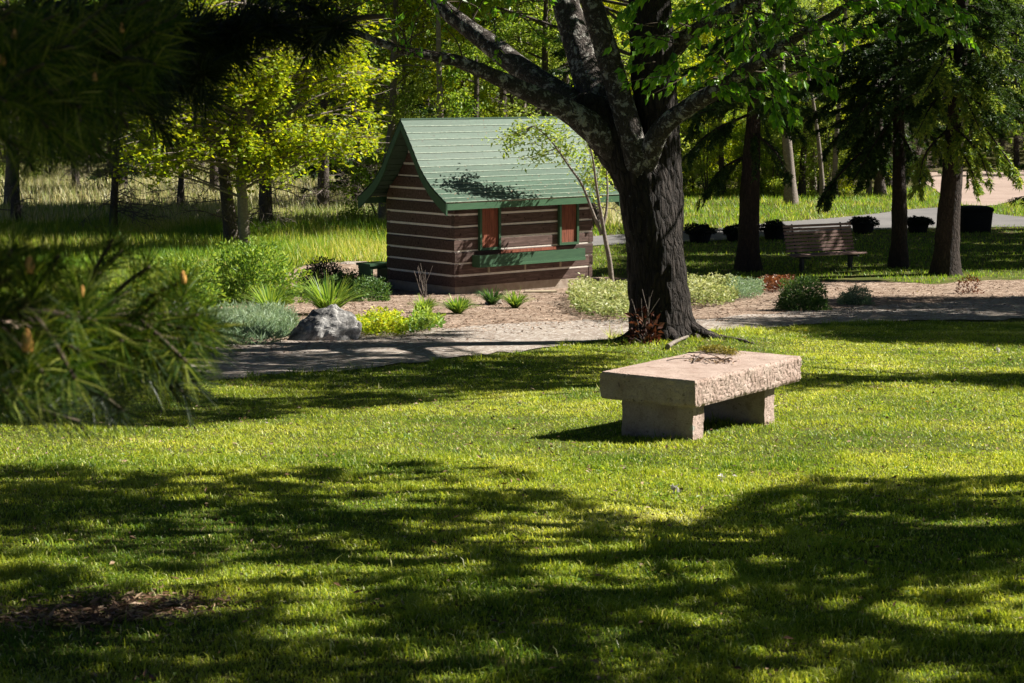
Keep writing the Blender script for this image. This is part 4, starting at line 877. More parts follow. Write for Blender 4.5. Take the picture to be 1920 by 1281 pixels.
# three dark spruces at the right
b = at(1403, 508); W, Lf, Dd = conifer(31, 8.5, .27, .46, 2.5, .3, 1.3, .45)
for sp in ([(1403, 215, b[1]), (1330, 250, b[1] - .5), (1280, 300, b[1] - .9)], [(1403, 240, b[1]), (1450, 280, b[1] - .6), (1480, 330, b[1] - .9)], [(1403, 290, b[1]), (1350, 320, b[1]), (1310, 380, b[1])], [(1403, 180, b[1]), (1320, 200, b[1] + .4), (1290, 260, b[1] + .6)], [(1403, 200, b[1]), (1460, 215, b[1] + .3), (1510, 260, b[1] + .4)]): hang(W, Lf, b, sp, rg)
tree_from('spruce_tree', 'dark spruce with a thick bare lower trunk left of the park bench', b, W, Lf, Dd, M['bark_dark'], M['spruce'])
b = at(1684, 501); W, Lf, Dd = conifer(32, 9, .205, .42, 2.8, .28, 1.3, .5)
for sp in ([(1680, 240, b[1]), (1610, 290, b[1] - .6), (1560, 345, b[1] - 1), (1540, 378, b[1] - 1.2)], [(1680, 200, b[1]), (1600, 230, b[1]), (1540, 290, b[1])], [(1680, 215, b[1]), (1640, 270, b[1] - .7), (1600, 340, b[1] - 1.3)], [(1680, 160, b[1]), (1590, 170, b[1] - .4), (1510, 230, b[1] - .6)], [(1680, 190, b[1]), (1620, 250, b[1] + .6), (1575, 320, b[1] + .9)], [(1680, 240, b[1]), (1712, 290, b[1] - .4), (1725, 340, b[1] - .6)], [(1680, 130, b[1]), (1560, 130, b[1]), (1490, 180, b[1] + .2)], [(1680, 100, b[1]), (1740, 140, b[1] - .5), (1790, 210, b[1] - .9)], [(1680, 80, b[1]), (1600, 90, b[1] - .5), (1530, 140, b[1] - .9)], [(1680, 260, b[1]), (1640, 300, b[1] - .5), (1610, 350, b[1] - .7)], [(1680, 140, b[1]), (1630, 190, b[1] - 1), (1580, 260, b[1] - 1.6)], [(1680, 180, b[1]), (1730, 230, b[1] - .6), (1770, 300, b[1] - 1)]): hang(W, Lf, b, sp, rg, dens=200)
tree_from('spruce_tree', 'dark spruce with the thinner trunk right of the park bench', b, W, Lf, Dd, M['bark_dark'], M['spruce'])
b = at(1773, 515); W, Lf, Dd = conifer(33, 9, .30, .44, 2.8, .28, 1.3, .5)
Ly = MB(); Wy = MB()
for sp in ([(1780, 200, b[1]), (1840, 235, b[1] - .9), (1890, 300, b[1] - 1.3), (1915, 340, b[1] - 1.5)], [(1780, 230, b[1]), (1830, 280, b[1] - 1), (1860, 350, b[1] - 1.4)], [(1780, 120, b[1]), (1830, 150, b[1] - 1), (1880, 200, b[1] - 1.6)], [(1780, 90, b[1]), (1760, 130, b[1] - 1), (1730, 180, b[1] - 1.7)], [(1780, 160, b[1]), (1745, 200, b[1] - .9), (1720, 250, b[1] - 1.4)], [(1780, 50, b[1]), (1840, 70, b[1] - 1), (1900, 110, b[1] - 1.6)], [(1780, 240, b[1]), (1735, 290, b[1] - .6), (1720, 370, b[1] - .8)], [(1780, 150, b[1]), (1850, 190, b[1] - .5), (1930, 240, b[1] - .9)], [(1780, 100, b[1]), (1810, 180, b[1] - 1.2), (1840, 250, b[1] - 1.8)], [(1780, 250, b[1]), (1812, 300, b[1] - .8), (1835, 352, b[1] - 1)]): hang(W, Ly, b, sp, rg, dens=170)
e = tree_from('spruce_tree', 'thickest dark spruce trunk at right with yellowish drooping boughs', b, W, Lf, Dd, M['bark_dark'], M['spruce']); Ly.build('young_lit_foliage', M['sprucelit'], e)
b = at(1935, 500) + [.6, 0, 0]; W, Lf, Dd = conifer(34, 6.5, .2, .3, 1.5, .35, .6, .5)
for sp in ([(2010, 60, b[1]), (1950, 80, b[1] - .6), (1880, 60, b[1] - 1), (1850, 110, b[1] - 1.2)], [(2010, 150, b[1]), (1950, 170, b[1] - .6), (1890, 230, b[1] - 1)], [(2010, 20, b[1]), (1930, 10, b[1] - .6), (1860, 30, b[1] - 1)]): hang(W, Lf, b, sp, rg, dens=200)
tree_from('spruce_tree', 'spruce reaching in from the right edge with dark boughs', b, W, Lf, Dd, M['bark_dark'], M['spruce'])

# bright young maple at left with a smooth pale trunk
def painted_tree(name, label, tr, tgs, mat, barkm, leaf, nl, seed, rx=.55, rz_=.28, subs=3, dz=0):
    base = at(tr[0][0], tr[0][1]); d0 = base[1]; rg = np.random.default_rng(seed)
    P = curve(np.array([pt(a, b, d0 + o) for a, b, r, o in tr]) - base, 30); R = np.interp(np.linspace(0, len(tr) - 1, 30), range(len(tr)), [r * d0 / F for a, b, r, o in tr])
    W = MB(); L = MB(); W.tube(P, R, 14, rough=.01, seed=seed)
    for a, b, o in tgs:
        q = pt(a, b, d0 + o) - base; hh = np.linalg.norm(q[:2] - P[0][:2]); z0 = q[2] - .22 * hh - .1; k = int(np.clip(np.argmin(np.abs(P[:, 2] - z0)) + rg.integers(-2, 4), 8 + rg.integers(0, 9), 29)); p0 = P[k]
        T = curve([p0, p0 * .45 + q * .55 + [0, 0, .06 * hh], q], 12); T[1:-1] += np.cumsum(rg.normal(0, .03, (10, 3)), 0) * np.sin(np.linspace(.2, 2.9, 10))[:, None]; W.tube(T, np.linspace(.013 + .007 * hh, .004, 12), 5, cap=False)
        for s_ in range(subs):
            j = rg.integers(4, 11); U = bend(T[j], unit(T[j + 1] - T[j]) + rg.normal(0, .7, 3) * [1, 1, .4], rx * rg.uniform(.6, 1.3), 7, .18, 0, rg); W.tube(U, np.linspace(.009, .003, 7), 4, cap=False)
            n = nl // subs; C = U[rg.integers(1, 7, n)] + rg.normal(0, 1, (n, 3)) * [rx * .2, rx * .2, rz_ * .28]
            L.leaves(C, rg.normal(0, 1, (n, 3)) * [1, 1, .35] - [0, 0, .25], rg.normal(0, .55, (n, 3)) + [.25, -.15, 1], leaf * rg.uniform(.5, 1.35, n), leaf * rg.uniform(.6, .95, n))
    e = empty(name, tuple(base), label, 'tree'); W.build('trunk', barkm, e); L.build('crown', mat, e); return e
rg = np.random.default_rng(8)
tg = []
for _ in range(560):
    a = rg.uniform(165, 750); b = rg.uniform(30, 335)
    if vnoise(np.array([[a / 62, b / 34, 3.3]]), 5)[0] < .5: continue
    if b > 300 - abs(a - 455) * .05 and rg.random() < .5: continue
    if a < 300 and b < 215: continue
    if a > 560 and b > 280: continue
    tg.append((a, b, rg.uniform(-1.6, 1.6) + (a - 455) / 300 * 2.6))
painted_tree('maple_tree', 'young tree with a pale smooth trunk and bright yellow green leaves at left', [(462, 474, 12, 0), (458, 430, 10.5, 0), (455, 380, 10, 0), (452, 320, 9, 0), (462, 230, 8, 0), (463, 150, 7, 0), (458, 70, 6, 0), (456, -60, 4, 0)], tg, M['maple'], M['bark_smooth'], .125, 84, 12, .5, .5)
tg = [(a, b, rg.uniform(-2, 2)) for a, b in zip(rg.uniform(590, 840, 70), rg.uniform(0, 215, 70)) if vnoise(np.array([[a / 50, b / 40, 8.3]]), 6)[0] > .42]
painted_tree('maple_tree', 'airy yellow green tree just behind the left roof edge of the cabin', [(716, 425, 9, 0), (722, 330, 8, 0), (735, 230, 7, 0), (738, 120, 6, 0), (742, 0, 5, 0), (745, -80, 4, 0)], tg, M['maple'], M['bark_smooth'], .12, 80, 13, .5, .5)

# dead-branched conifers at left
PROT = {}
def conif_at(px, py, seed, H, r, lean, label, dead=34, cb=.55, spread=2.0, dt=.55, lm='spruce'):
    b = at(px, py); W, Lf, Dd = conifer(seed, H * .85, r, .74, spread * .8, .4, .4, .5, .12, dead, dt)
    e = tree_from('conifer_tree', label, b, W, Lf, Dd, M['bark_mid'], M[lm]); e.rotation_euler = (0, lean, 0); return e
conif_at(436, 464, 51, 9, .20, -.07, 'rough barked leaning trunk just left of the pale smooth one', 30)
conif_at(500, 433, 52, 10, .21, 0, 'rough straight trunk just right of the pale smooth one', 30)
conif_at(606, 402, 53, 10, .22, 0, 'straight conifer trunk with dead lower boughs midway to the cabin', 46, spread=2.4)
conif_at(212, 436, 54, 8, .13, .05, 'thin crooked conifer with bare dead boughs at left', 50, spread=2.3)
conif_at(30, 420, 55, 9, .16, 0, 'conifer trunk at the left edge behind the pine needles', 30)
conif_at(340, 388, 56, 8, .12, 0, 'slim dead-branched conifer behind the yellow leaves', 50, spread=2.4)
conif_at(690, 385, 57, 9, .14, 0, 'dead-branched conifer against the left roof edge of the cabin', 46, spread=2.2)
# pale trunks right of centre
for px, py, H, r, lb, sd in ((1484, 384, 9, .20, 'pale straight trunk beyond the grass left of the park bench', 61), (1252 + 290, 372, 8, .09, 'thin pale trunk beyond the park bench', 62)):
    b = at(px, py); W, Lf = broadleaf(sd, H, r, .45, 10, 1.8, 2200, .1); tree_from('forest_tree', lb, b, W, Lf, None, M['bark_smooth'], M['leafpale'])

# ------------------------------------------------------------------ the wood behind
protoB = []
for sd, H, r, cb, nl, sp, nf, lf, mat, stems in ((71, 7.2, .13, .2, 18, 2.2, 6000, .12, 'leafmid', 1), (72, 7.6, .16, .25, 16, 2.4, 5200, .12, 'leafpale', 1), (73, 4.2, .035, .1, 9, 1.1, 5600, .10, 'leafpale', 3), (74, 3.2, .03, .05, 8, 1.0, 4600, .10, 'maple', 3), (75, 6.6, .11, .2, 16, 2.0, 5200, .12, 'maple', 1), (76, 9, .10, .6, 8, 1.2, 1200, .12, 'leafmid', 1), (77, 3.0, .03, .05, 9, 1.2, 5600, .09, 'leafmid', 3)):
    W, Lf = broadleaf(sd, H, r, cb, nl, sp, nf, lf, stems=stems); e = tree_from('forest_tree', 'forest tree', (0, 0, -500), W, Lf, None, M['bark_mid' if sd != 76 else 'bark_smooth'], M[mat]); protoB.append(e)
protoC = []
for sd, H, r, cb, sp, de in ((81, 8.5, .2, .14, 2.0, 10), (82, 8.5, .16, .35, 1.8, 26), (83, 9, .18, .6, 1.7, 40)):
    W, Lf, Dd = conifer(sd, H, r, cb, sp, .42, .7, .5, .17, de, .45, .05); protoC.append(tree_from('forest_conifer', 'forest conifer', (0, 0, -500), W, Lf, Dd, M['bark_mid'], M['spruce']))
used = set(); PLACED = []
def place(proto, x, y, label, group, rg):
    loc = (x, y, float(gz(x, y)) - .02); rz = rg.random() * 6.28; s_ = rg.uniform(.85, 1.15)
    if proto.name not in used:
        used.add(proto.name); proto.location = loc; proto.rotation_euler = (0, 0, rz); proto.scale = (s_,) * 3; proto['label'] = label; proto['group'] = group; PLACED.append(proto); return proto
    o_ = dup(proto, loc, rz, s_, label, group); PLACED.append(o_); return o_
rg = np.random.default_rng(99)
kind_lab = {0: 'mid green tree', 1: 'pale green tree', 2: 'pale green sapling', 3: 'yellow green sapling', 4: 'yellow green tree', 5: 'bare slender trunk', 6: 'bushy green sapling'}
def wood(px0, px1, d0, d1, n, w, zone, conp):
    for i in range(n):
        px = px0 + (px1 - px0) * (i + rg.random()) / n; d = rg.uniform(d0, d1); x = (px - 960) / F * d
        if rg.random() < conp: k = rg.integers(0, 3); place(protoC[k], x, d, ('dark conifer' if k == 0 else 'dead-boughed conifer') + ' in the wood ' + zone, 'conifers in the wood ' + zone, rg)
        else: k = rg.choice(7, p=w); place(protoB[k], x, d, kind_lab[k] + ' in the wood ' + zone, kind_lab[k] + 's in the wood ' + zone, rg)
wood(700, 1180, 54, 64, 13, [.1, .25, .15, .0, .1, .35, .05], 'right behind the cabin', .25)
wood(640, 1200, 66, 80, 16, [.25, .15, .1, .1, .15, .1, .15], 'deeper behind the cabin', .4)
wood(-150, 700, 84, 95, 17, [.15, .15, .1, .1, .2, .15, .15], 'beyond the meadow at left', .5)
wood(-200, 620, 64, 80, 7, [.1, .1, .2, .2, .1, .2, .1], 'at the meadow edge', .5)
wood(1180, 1680, 73, 80, 26, [.06, .1, .24, .16, .08, .2, .16], 'beyond the bright grass at right', .1)
wood(1160, 1720, 82, 92, 16, [.2, .2, .1, .1, .15, .15, .1], 'deeper at right', .4)
wood(1600, 2250, 92, 100, 14, [.2, .2, .1, .1, .2, .1, .1], 'beyond the driveway', .45)
wood(-400, 2400, 100, 116, 44, [.3, .2, 0, 0, .2, .2, .1], 'farthest back', .6)
# the wooded rise that closes the view: one leafy mass
n = 90000; x = rg.uniform(-46, 52, n); y = rg.uniform(100, 128, n); z = gz(x, y) + 10 * rg.random(n) ** .9
P = np.stack([x, y, z], 1); dn = fbm(P * .35, 3, 8); keep = dn > .44; P = P[keep]; n = len(P); mb = MB()
mb.leaves(P, rg.normal(0, 1, (n, 3)), rg.normal(0, 1, (n, 3)), rg.uniform(.3, .6, n), rg.uniform(.25, .4, n), 0, np.clip(rg.random(n) * .5 + (vnoise(P * .3, 4)) * .5, 0, 1))
tag(mb.build('distant_wood', M['leafmid']), 'dense leafy mass of the wood far behind', 'woodland', kind='stuff')

ORD = ['first', 'second', 'third', 'fourth', 'fifth', 'sixth', 'seventh', 'eighth', 'ninth', 'tenth', 'eleventh', 'twelfth', 'thirteenth', 'fourteenth', 'fifteenth', 'sixteenth', 'seventeenth', 'eighteenth']
byl = {}
for o in PLACED: byl.setdefault(o['label'], []).append(o)
for lb, os_ in byl.items():
    os_.sort(key=lambda o: o.location.x / o.location.y)
    for i, o in enumerate(os_):
        if len(os_) > 1: o['label'] = ORD[i] + ' ' + lb.replace(' in the wood', ' from the left in the wood')
# tall meadow grass, reeds, verge grass
mb = MB(); x0 = []
def field(n, pxr, dr, keepf): 
    px = rg.uniform(*pxr, n); d = rg.uniform(*dr, n) ; x = (px - 960) / F * d; z = gz(x, d); P = np.stack([x, d, z], 1); a, b = project(P); k = keepf(a, b, P); return P[k]
P = field(90000, (-200, 790), (37, 66), lambda a, b, P: (b < lerp(BED_TOP, a) - 2) | (a < 0)); n = len(P)
mb.blades(P, (.16 + .3 * fbm(P * .5, 2, 3)) * rg.uniform(.5, 1.4, n), .022 * rg.uniform(.6, 1.4, n), rg.uniform(.1, .8, n), 0, np.clip(rg.random(n) * .8 + (fbm(P * .5, 3, 5) - .5) * 1.6 + .05, 0, 1), 1)
P = field(80000, (1090, 2300), (40, 80), lambda a, b, P: (b < lerp(FP_T, a) + 1) & ~((a > 1640) & (b < np.interp(a, [1640, 1740, 1785, 1860, 1920, 2300], [330, 345, 385, 390, 374, 342])) & (b > 316))); n = len(P)
mb.blades(P, .17 * rg.uniform(.4, 1.5, n), .024 * rg.uniform(.6, 1.4, n), rg.uniform(.1, .9, n), 0, np.clip(rg.random(n) * .9 + (fbm(P, 2, 6) - .5), 0, 1), 1)
P = field(70000, (1090, 2300), (30, 62), lambda a, b, P: (b > lerp(FP_B, a) - 2) & (b < lerp(BED_TOP, a) - 3 + 4 * np.sin(a * .03))); n = len(P)
mb.blades(P, .07 * rg.uniform(.5, 1.4, n), .02 * rg.uniform(.6, 1.4, n), rg.uniform(.1, .8, n), 0, rg.random(n) * .8, 1)
tag(mb.build('meadow_grass', M['meadow']), 'rough green grass of the meadow and verges beyond the garden', 'grass', kind='stuff')
mb = MB(); P = field(80000, (-250, 1250), (58, 97), lambda a, b, P: rg.random(len(P)) < np.clip(fbm(P * [.15, .3, 0], 2, 3) * 2 - .3, 0, 1)); n = len(P)
mb.blades(P, (.4) * rg.uniform(.5, 1.5, n), .035 * rg.uniform(.6, 1.4, n), rg.uniform(.05, .7, n), 0, None, 1)
tag(mb.build('reeds', M['reed']), 'pale dry reeds in the sunlit meadow at left', 'reeds', kind='stuff')
# bark chips on the bare patch, on the mulch, tufts at the path edge
mb = MB(); P = []
for c, (rx, ry) in zip(dirtC, ((.42, .3), (.35, .12), (.28, .22))): P.append(np.array(c) + rg.normal(0, 1, (420, 3)) * [rx * .6, ry * .6, 0])
P = np.concatenate(P); P[:, 2] = gz(P[:, 0], P[:, 1]) + .006 + rg.random(len(P)) * .015; n = len(P)
mb.leaves(P, rg.normal(0, 1, (n, 3)) * [1, 1, .15], rg.normal(0, .3, (n, 3)) + [0, 0, 1], rg.uniform(.02, .07, n), rg.uniform(.008, .02, n))
tag(mb.build('bark_chips', M['litter']), 'brown bark chips on the bare patch in the lawn', 'bark chips', kind='stuff')
px = rg.uniform(-100, 2100, 26000); u = rg.random(26000); top = lerp(BED_TOP, px); bot = lerp(PATH_TOP, px) + 10; H_ = (EYE + .0); 
P = []
for a, b in zip(px[:9000], (top + (bot - top) * u)[:9000]): 
    q = at(a, b) if False else None
d = rg.uniform(22, 42, 26000); x = (px - 960) / F * d; P = np.stack([x, d, gz(x, d) + .014], 1); a, b = project(P); k = (b > lerp(BED_TOP, a)) & (b < lerp(PATH_TOP, a) + 26 * rg.random(len(a)) ** 1.6); P = P[k]; n = len(P)
mb = MB(); mb.leaves(P, rg.normal(0, 1, (n, 3)) * [1, 1, .2], rg.normal(0, .35, (n, 3)) + [0, 0, 1], rg.uniform(.03, .10, n), rg.uniform(.012, .03, n))
tag(mb.build('mulch_chips', plain('wood_chip', [(.2, (.16, .09, .06)), (.5, (.36, .25, .18)), (.8, (.58, .46, .36))], 15)), 'loose wood chips on the garden bed', 'wood chips', kind='stuff')
# dandelions and petals in the lawn
M['yellow'] = leaf_mat('dandelion_petal', [(0, (.6, .42, .01)), (1, (.8, .6, .02))], .3, (1, 1, .6), gain=1); M['whitep'] = leaf_mat('white_petal', [(0, (.6, .56, .52)), (1, (.75, .72, .7))], .3, (1, 1, 1), gain=1)
proto = None
for k, (a, b) in enumerate(((1510, 628), (1650, 742), (1738, 766), (1712, 780), (1497, 690), (1590, 746), (1508, 641), (1720, 552), (1700, 376), (945, 925))):
    dl = ('by the root right of the big trunk', 'right of the stone bench, farther one', 'right of the stone bench, low in the streak of shade', 'right of the stone bench, nearest the camera', 'just above the right end of the stone slab', 'between the stone bench and the path', 'below the exposed root', 'on the mulch below the thick spruce', 'in the bright verge left of the driveway', '')[k]
    c = at(a, b); c[2] += .0
    if proto is None:
        proto = empty('dandelion', tuple(c), '', 'flower', 'dandelions in the lawn'); mb = MB(); th = rg.random(60) * 6.28; z = rg.uniform(0, .5, 60)
        mb.leaves(np.zeros((60, 3)) + [0, 0, .055], np.stack([np.cos(th), np.sin(th), z], 1), rg.normal(0, .2, (60, 3)) + [0, 0, 1], .02, .006); mb.build('flower_head', M['yellow'], proto)
        mb = MB(); mb.tube([(0, 0, -.01), (.004, 0, .03), (0, 0, .056)], .0022, 5); mb.build('stem', M['shrub'], proto); e = proto
    else: e = dup(proto, tuple(c), rg.random() * 6)
    e['label'] = 'small yellow dandelion ' + dl; e['group'] = 'dandelions in the grass'
    if k == 9: e['label'] = 'lone yellow dandelion in the shaded lawn at left'; 
for (a, b, s_, lb) in ((1268, 930, .05, 'white fallen blossom on the lawn in front of the stone bench'), (1873, 662, .05, 'white fallen blossom on the lawn near the right edge'), (1354, 908, .03, 'tiny white petal on the lawn beside the larger blossom')):
    c = at(a, b); mb = MB(); n = 9; mb.leaves(rg.normal(0, .012, (n, 3)) + [0, 0, .035], rg.normal(0, 1, (n, 3)), rg.normal(0, .6, (n, 3)) + [0, 0, 1], s_, s_ * .6); tag(mb.build('blossom', M['whitep'], None, c), lb, 'blossom')
# exposed root and twig at the tree foot
mb = MB(); P = np.array([at(a, b) for a, b in ((1300, 636), (1335, 632), (1370, 636), (1400, 642), (1425, 648))]) + [0, 0, -.01]; mb.tube(curve(P, 20) - P[0], np.linspace(.085, .02, 20), 14, rough=.03, seed=4, fr=(6, 6, 6)); mb.build('root', M['bark_mid'], bt, P[0] - TREE)
mb = MB(); P = np.array([at(a, b) for a, b in ((1252, 656), (1268, 646), (1290, 637))]) + [0, 0, .04]; mb.tube(curve(P, 12) - P[0], np.linspace(.03, .018, 12), 10, rough=.006, seed=4, fr=(9, 9, 9)); mb.build('root', M['bark_smooth'], bt, P[0] - TREE)

# ------------------------------------------------------------------ trees standing just outside the view whose boughs shade the lawn
def smooth(e0, e1, x): t = np.clip((x - e0) / (e1 - e0), 0, 1); return t * t * (3 - 2 * t)
UPA = [(-400, 868), (0, 872), (400, 884), (750, 868), (1000, 880), (1040, 905), (1110, 960), (1300, 985), (1400, 930), (1500, 895), (1900, 893), (2300, 880)]
def cov_front(px, py, P):
    n = fbm(P * [1.3, 1.7, 0] + 3, 2, 17); n2 = .5 + 1.35 * (fbm(P * [6, 9.5, 0], 2, 18) - .5)
    depth = py - lerp(UPA, px)
    want = .478 + .035 * smooth(0, 60, depth) * (px < 500) + .06 * smooth(1080, 1200, py) * (px < 800) + .10 * smooth(1180, 1280, py) + .12 * (px > 1500) * (py < 1080) - .06 * ((px > 700) & (px < 1300) & (py < 1000))
    return smooth(.012, -.012, (n * .40 + n2 * .60) - want) * smooth(-4, 10, depth)
def cov_mid(px, py, P):
    n = fbm(P * [.8, 1.8, 0] + 7, 2, 27); n2 = fbm(P * [3.2, 6.5, 0], 3, 28)
    low = np.interp(px, [-400, 0, 330, 600, 830, 1000, 1170, 1180], [800, 800, 800, 772, 752, 735, 700, 600])
    w = .545 * (py < low) + np.where((py < 660) & (px > 860), -.5, 0); w = np.where(py < lerp(PATH_TOP, px) + 4, -1, w)
    return smooth(.012, -.012, n * .5 + n2 * .5 - w)
def cov_right(px, py, P):
    n = fbm(P * [.8, 1.6, 0] + 9, 2, 37); n2 = fbm(P * [2, 4.5, 0], 2, 38)
    low = np.interp(px, [1290, 1400, 1500, 1600, 1920, 2300], [600, 604, 618, 640, 648, 655])
    w = np.where(py < low, .56, -1); w = np.where((py > lerp(PATH_BOT, px) - 2) & (py < low) & (px > 1480), .8, w); w = np.where((px < 1490) & (py < 600) & (py > 515), .2, w)
    streak = (py > 705) & (py < 750) & (px > 1440); w = np.where(streak, .50, w)
    return smooth(.06, -.02, n * .7 + n2 * .3 - w)
def cov_meadow(px, py, P):
    n = fbm(P * [.3, .8, 0] + 9, 3, 47)
    w = np.where((py > 392) & (py < 455) & (px < 420), .8, -1); w = np.where((py > 440) & (px < 380), .62, w); 
    return smooth(.06, -.02, n - w)
def shade_tree(name, label, trunk, H, pxr, dr, cov, hr, ntry, leaf, per, mat, seed, r0=.25, sprd=.16, branches=(), inside=False):
    rg = np.random.default_rng(seed); base = np.array([trunk[0], trunk[1], float(gz(*trunk))])
    d = np.sqrt(rg.uniform(dr[0] ** 2, dr[1] ** 2, ntry)); px = rg.uniform(*pxr, ntry); x = (px - 960) / F * d; P = np.stack([x, d, gz(x, d)], 1)
    a, b = project(P); k = rg.random(ntry) < cov(a, b, P); P = P[k]; n = len(P)
    hh = hr[0] + (hr[1] - hr[0]) * np.clip(.5 + .35 * rg.normal(0, 1, n), 0, 1)
    C = P + SD * (hh / SD[2])[:, None]
    C = np.repeat(C, per, 0); C = C + rg.normal(0, sprd, C.shape) * [1, 1, .7]
    a, b = project(C); C = C[~((a > -40) & (a < 1960) & (b > -25))] if not inside else C; n = len(C)
    Lf = MB(); Lf.leaves(C - base, rg.normal(0, 1, (n, 3)) * [1, 1, .5] - [0, 0, .3], rg.normal(0, .6, (n, 3)) + [0, 0, 1], leaf * rg.uniform(.6, 1.3, n), leaf * .6 * rg.uniform(.7, 1.2, n))
    W = MB(); T = np.array([[0, 0, -.2], [.05, 0, H * .3], [-.05, .05, H * .6], [0, 0, H]]); Tc = curve(T, 20); W.tube(Tc, np.linspace(r0 * 1.3, r0 * .4, 20), 14)
    idx = rg.choice(n, min(26, n), replace=False)
    for i in idx:
        q = C[i] - base; s0 = Tc[rg.integers(8, 18)]; B = curve([s0, s0 * .5 + q * .5 + [0, 0, .5], q], 14); W.tube(B, np.linspace(.055, .012, 14), 6, cap=False)
    for ln, h, ra, rb in branches:
        B = np.array([at(*c) + SD * ((h + .12 * j) / SD[2]) for j, c in enumerate(ln)]) - base; B = np.vstack([B, Tc[12]]) if True else B
        W.tube(curve(B, 30), np.linspace(ra, rb, 30), 8, cap=False)
    return tree_from(name, label, base, W, Lf, None, M['bark_mid'], M[mat])
shade_tree('shade_tree', 'leafy tree outside the right edge shading the front lawn', (6.6, 10.5), 6.5, (-700, 2500), (5.8, 14), cov_front, (3.4, 4.3), 42000, .065, 8, 'leafbig', 1, .2, .038,
           branches=(([(960, 1195), (1100, 1165), (1250, 1125), (1420, 1085), (1540, 1055), (1700, 1035)], 4.6, .03, .06), ([(1280, 1235), (1450, 1200), (1560, 1165), (1640, 1120), (1690, 1080)], 4.8, .035, .06), ([(1080, 1000), (1300, 1035), (1500, 1040), (1650, 1040)], 4.5, .02, .05), ([(560, 1010), (800, 965), (1000, 930)], 5.0, .02, .03)))
shade_tree('shade_tree', 'leafy tree outside the right edge shading the path and middle lawn', (8.6, 20), 8, (-200, 1200), (13.5, 27), cov_mid, (5, 6.5), 11000, .10, 12, 'leafbig', 2, .25, .09)
shade_tree('shade_tree', 'tall tree outside the right edge shading the path and mulch at right', (14.5, 31), 9, (1290, 2200), (18, 37), cov_right, (6, 8.5), 7500, .17, 14, 'leafbig', 3, .3, .28)
shade_tree('shade_tree', 'tall tree between the cabin and the big trunk whose boughs shade the meadow', (4.2, 57), 10, (-150, 430), (52, 66), cov_meadow, (7, 9), 5200, .24, 10, 'leafmid', 4, .25, .35, inside=True)

shade_tree('shade_tree', 'tree outside the right edge shading the lawn round the park bench', (17.5, 50), 10, (1180, 2200), (44.5, 57), lambda a, b, P: smooth(.06, -.02, fbm(P * [.5, 1.6, 0] + 4, 3, 57) - .60), (7, 9.5), 9000, .2, 14, 'leafbig', 5, .25, .25)

# ------------------------------------------------------------------ the pine in the foreground
PB = np.array([-2.35, 3.9, float(gz(-2.35, 3.9))]); e = empty('pine_tree', tuple(PB), 'pine close to the camera at left with long needles and orange buds', 'tree')
mb = MB(); mb.tube(np.array([(0, 0, -.2), (0, 0, 1.5), (.03, 0, 3), (0, 0, 5), (0, 0, 6.5)]), [.17, .15, .12, .08, .03], 20, rough=.02, seed=3, fr=(9, 9, 3)); mb.build('trunk', M['bark_mid'], e)
M['bud'] = plain('orange_pine_bud', [(.3, (.62, .26, .05)), (.7, (.85, .48, .14))], 60, .7)
rg = np.random.default_rng(303)
def tuft(mbN, tip, ax, n=85, L=.115, w=.0017, back=.09, mat=0, spreadk=1.0):
    ax = unit(ax); u = rg.random(n); C = tip - ax * (u * back)[:, None]; rd = rg.normal(0, 1, (n, 3)); rd = unit(rd - (rd @ ax)[:, None] * ax)
    D = ax * rg.uniform(.35, 1.25, (n, 1)) + rd * spreadk * rg.uniform(.4, 1, (n, 1)) + [0, 0, -.05]
    D = unit(D); N = unit(np.cross(D, rg.normal(0, 1, (n, 3)))); Sd = np.cross(D, N); Ln = (L * rg.uniform(.75, 1.15, n))[:, None]
    mid = C + D * Ln * .55 + [0, 0, -.002]; tp_ = C + D * Ln + [0, 0, -.007]
    V = np.stack([C - Sd * w / 2, C + Sd * w / 2, mid + Sd * w / 2, mid - Sd * w / 2, tp_], 1).reshape(-1, 3); i = np.arange(n)[:, None] * 5; k = mbN.n; r = rg.random(n)
    mbN.add(V, i + np.array([[0, 1, 2, 3]]), mat, r); mbN.Q.append((i + k + np.array([[3, 2, 4]]), mat, r, False))
def bough(spec, ends, d, n=85, buds=(), L=.09, mat='pine', w=.0017, nm='bough', r=(.016, .006), extra=0, dj=.25):
    """a bough: its stem through photo points at depth d, twigs to each end with a needle tuft"""
    P = curve(np.array([pt(a, b, d + o) for a, b, o in spec]) - PB, 30); P = np.vstack([np.array([[0, 0, P[0][2] + .1]]), P]) ; W = MB(); N = MB(); W.tube(curve(P, 36), np.linspace(r[0], r[1], 36), 7)
    B = []
    for a, b in ends:
        q = pt(a, b, d + rg.uniform(-dj, dj)) - PB; k = np.argmin(np.linalg.norm(P - q + [.1, 0, 0], axis=1)); p0 = P[max(k - 2, 0)]
        T = curve([p0, p0 * .5 + q * .5 + rg.normal(0, .01, 3), q], 8); W.tube(T, np.linspace(.006, .0035, 8), 5); tuft(N, q, q - p0 * .6 - T[-3] * .4, n, L, w)
        for x_ in range(extra): j = rg.integers(2, 7); tuft(N, T[j] + rg.normal(0, .01, 3), T[j + 1 if j < 7 else 7] - T[j - 1] + rg.normal(0, .03, 3), n // 2, L, w)
    br = W.build(nm, M['twig'], e); N.build('needles', M[mat], br)
    for a, b, s_ in buds:
        q = pt(a, b, d - .24) - PB; mb = MB(); z = s_ * 1.4 * d / F
        mb.tube(np.array([[0, 0, -z], [0, 0, -z * .5], [0, 0, 0], [0, 0, z * .6], [0, 0, z]]), np.array([.42, .55, .52, .38, .12]) * z, 10, smooth=False); mb.build('bud', M['bud'], br, q)
        N2 = MB(); tuft(N2, q + [0, 0, -z * .6], np.array([0, 0, 1]), 70, L, w, .05); N2.build('needles', M[mat], br)
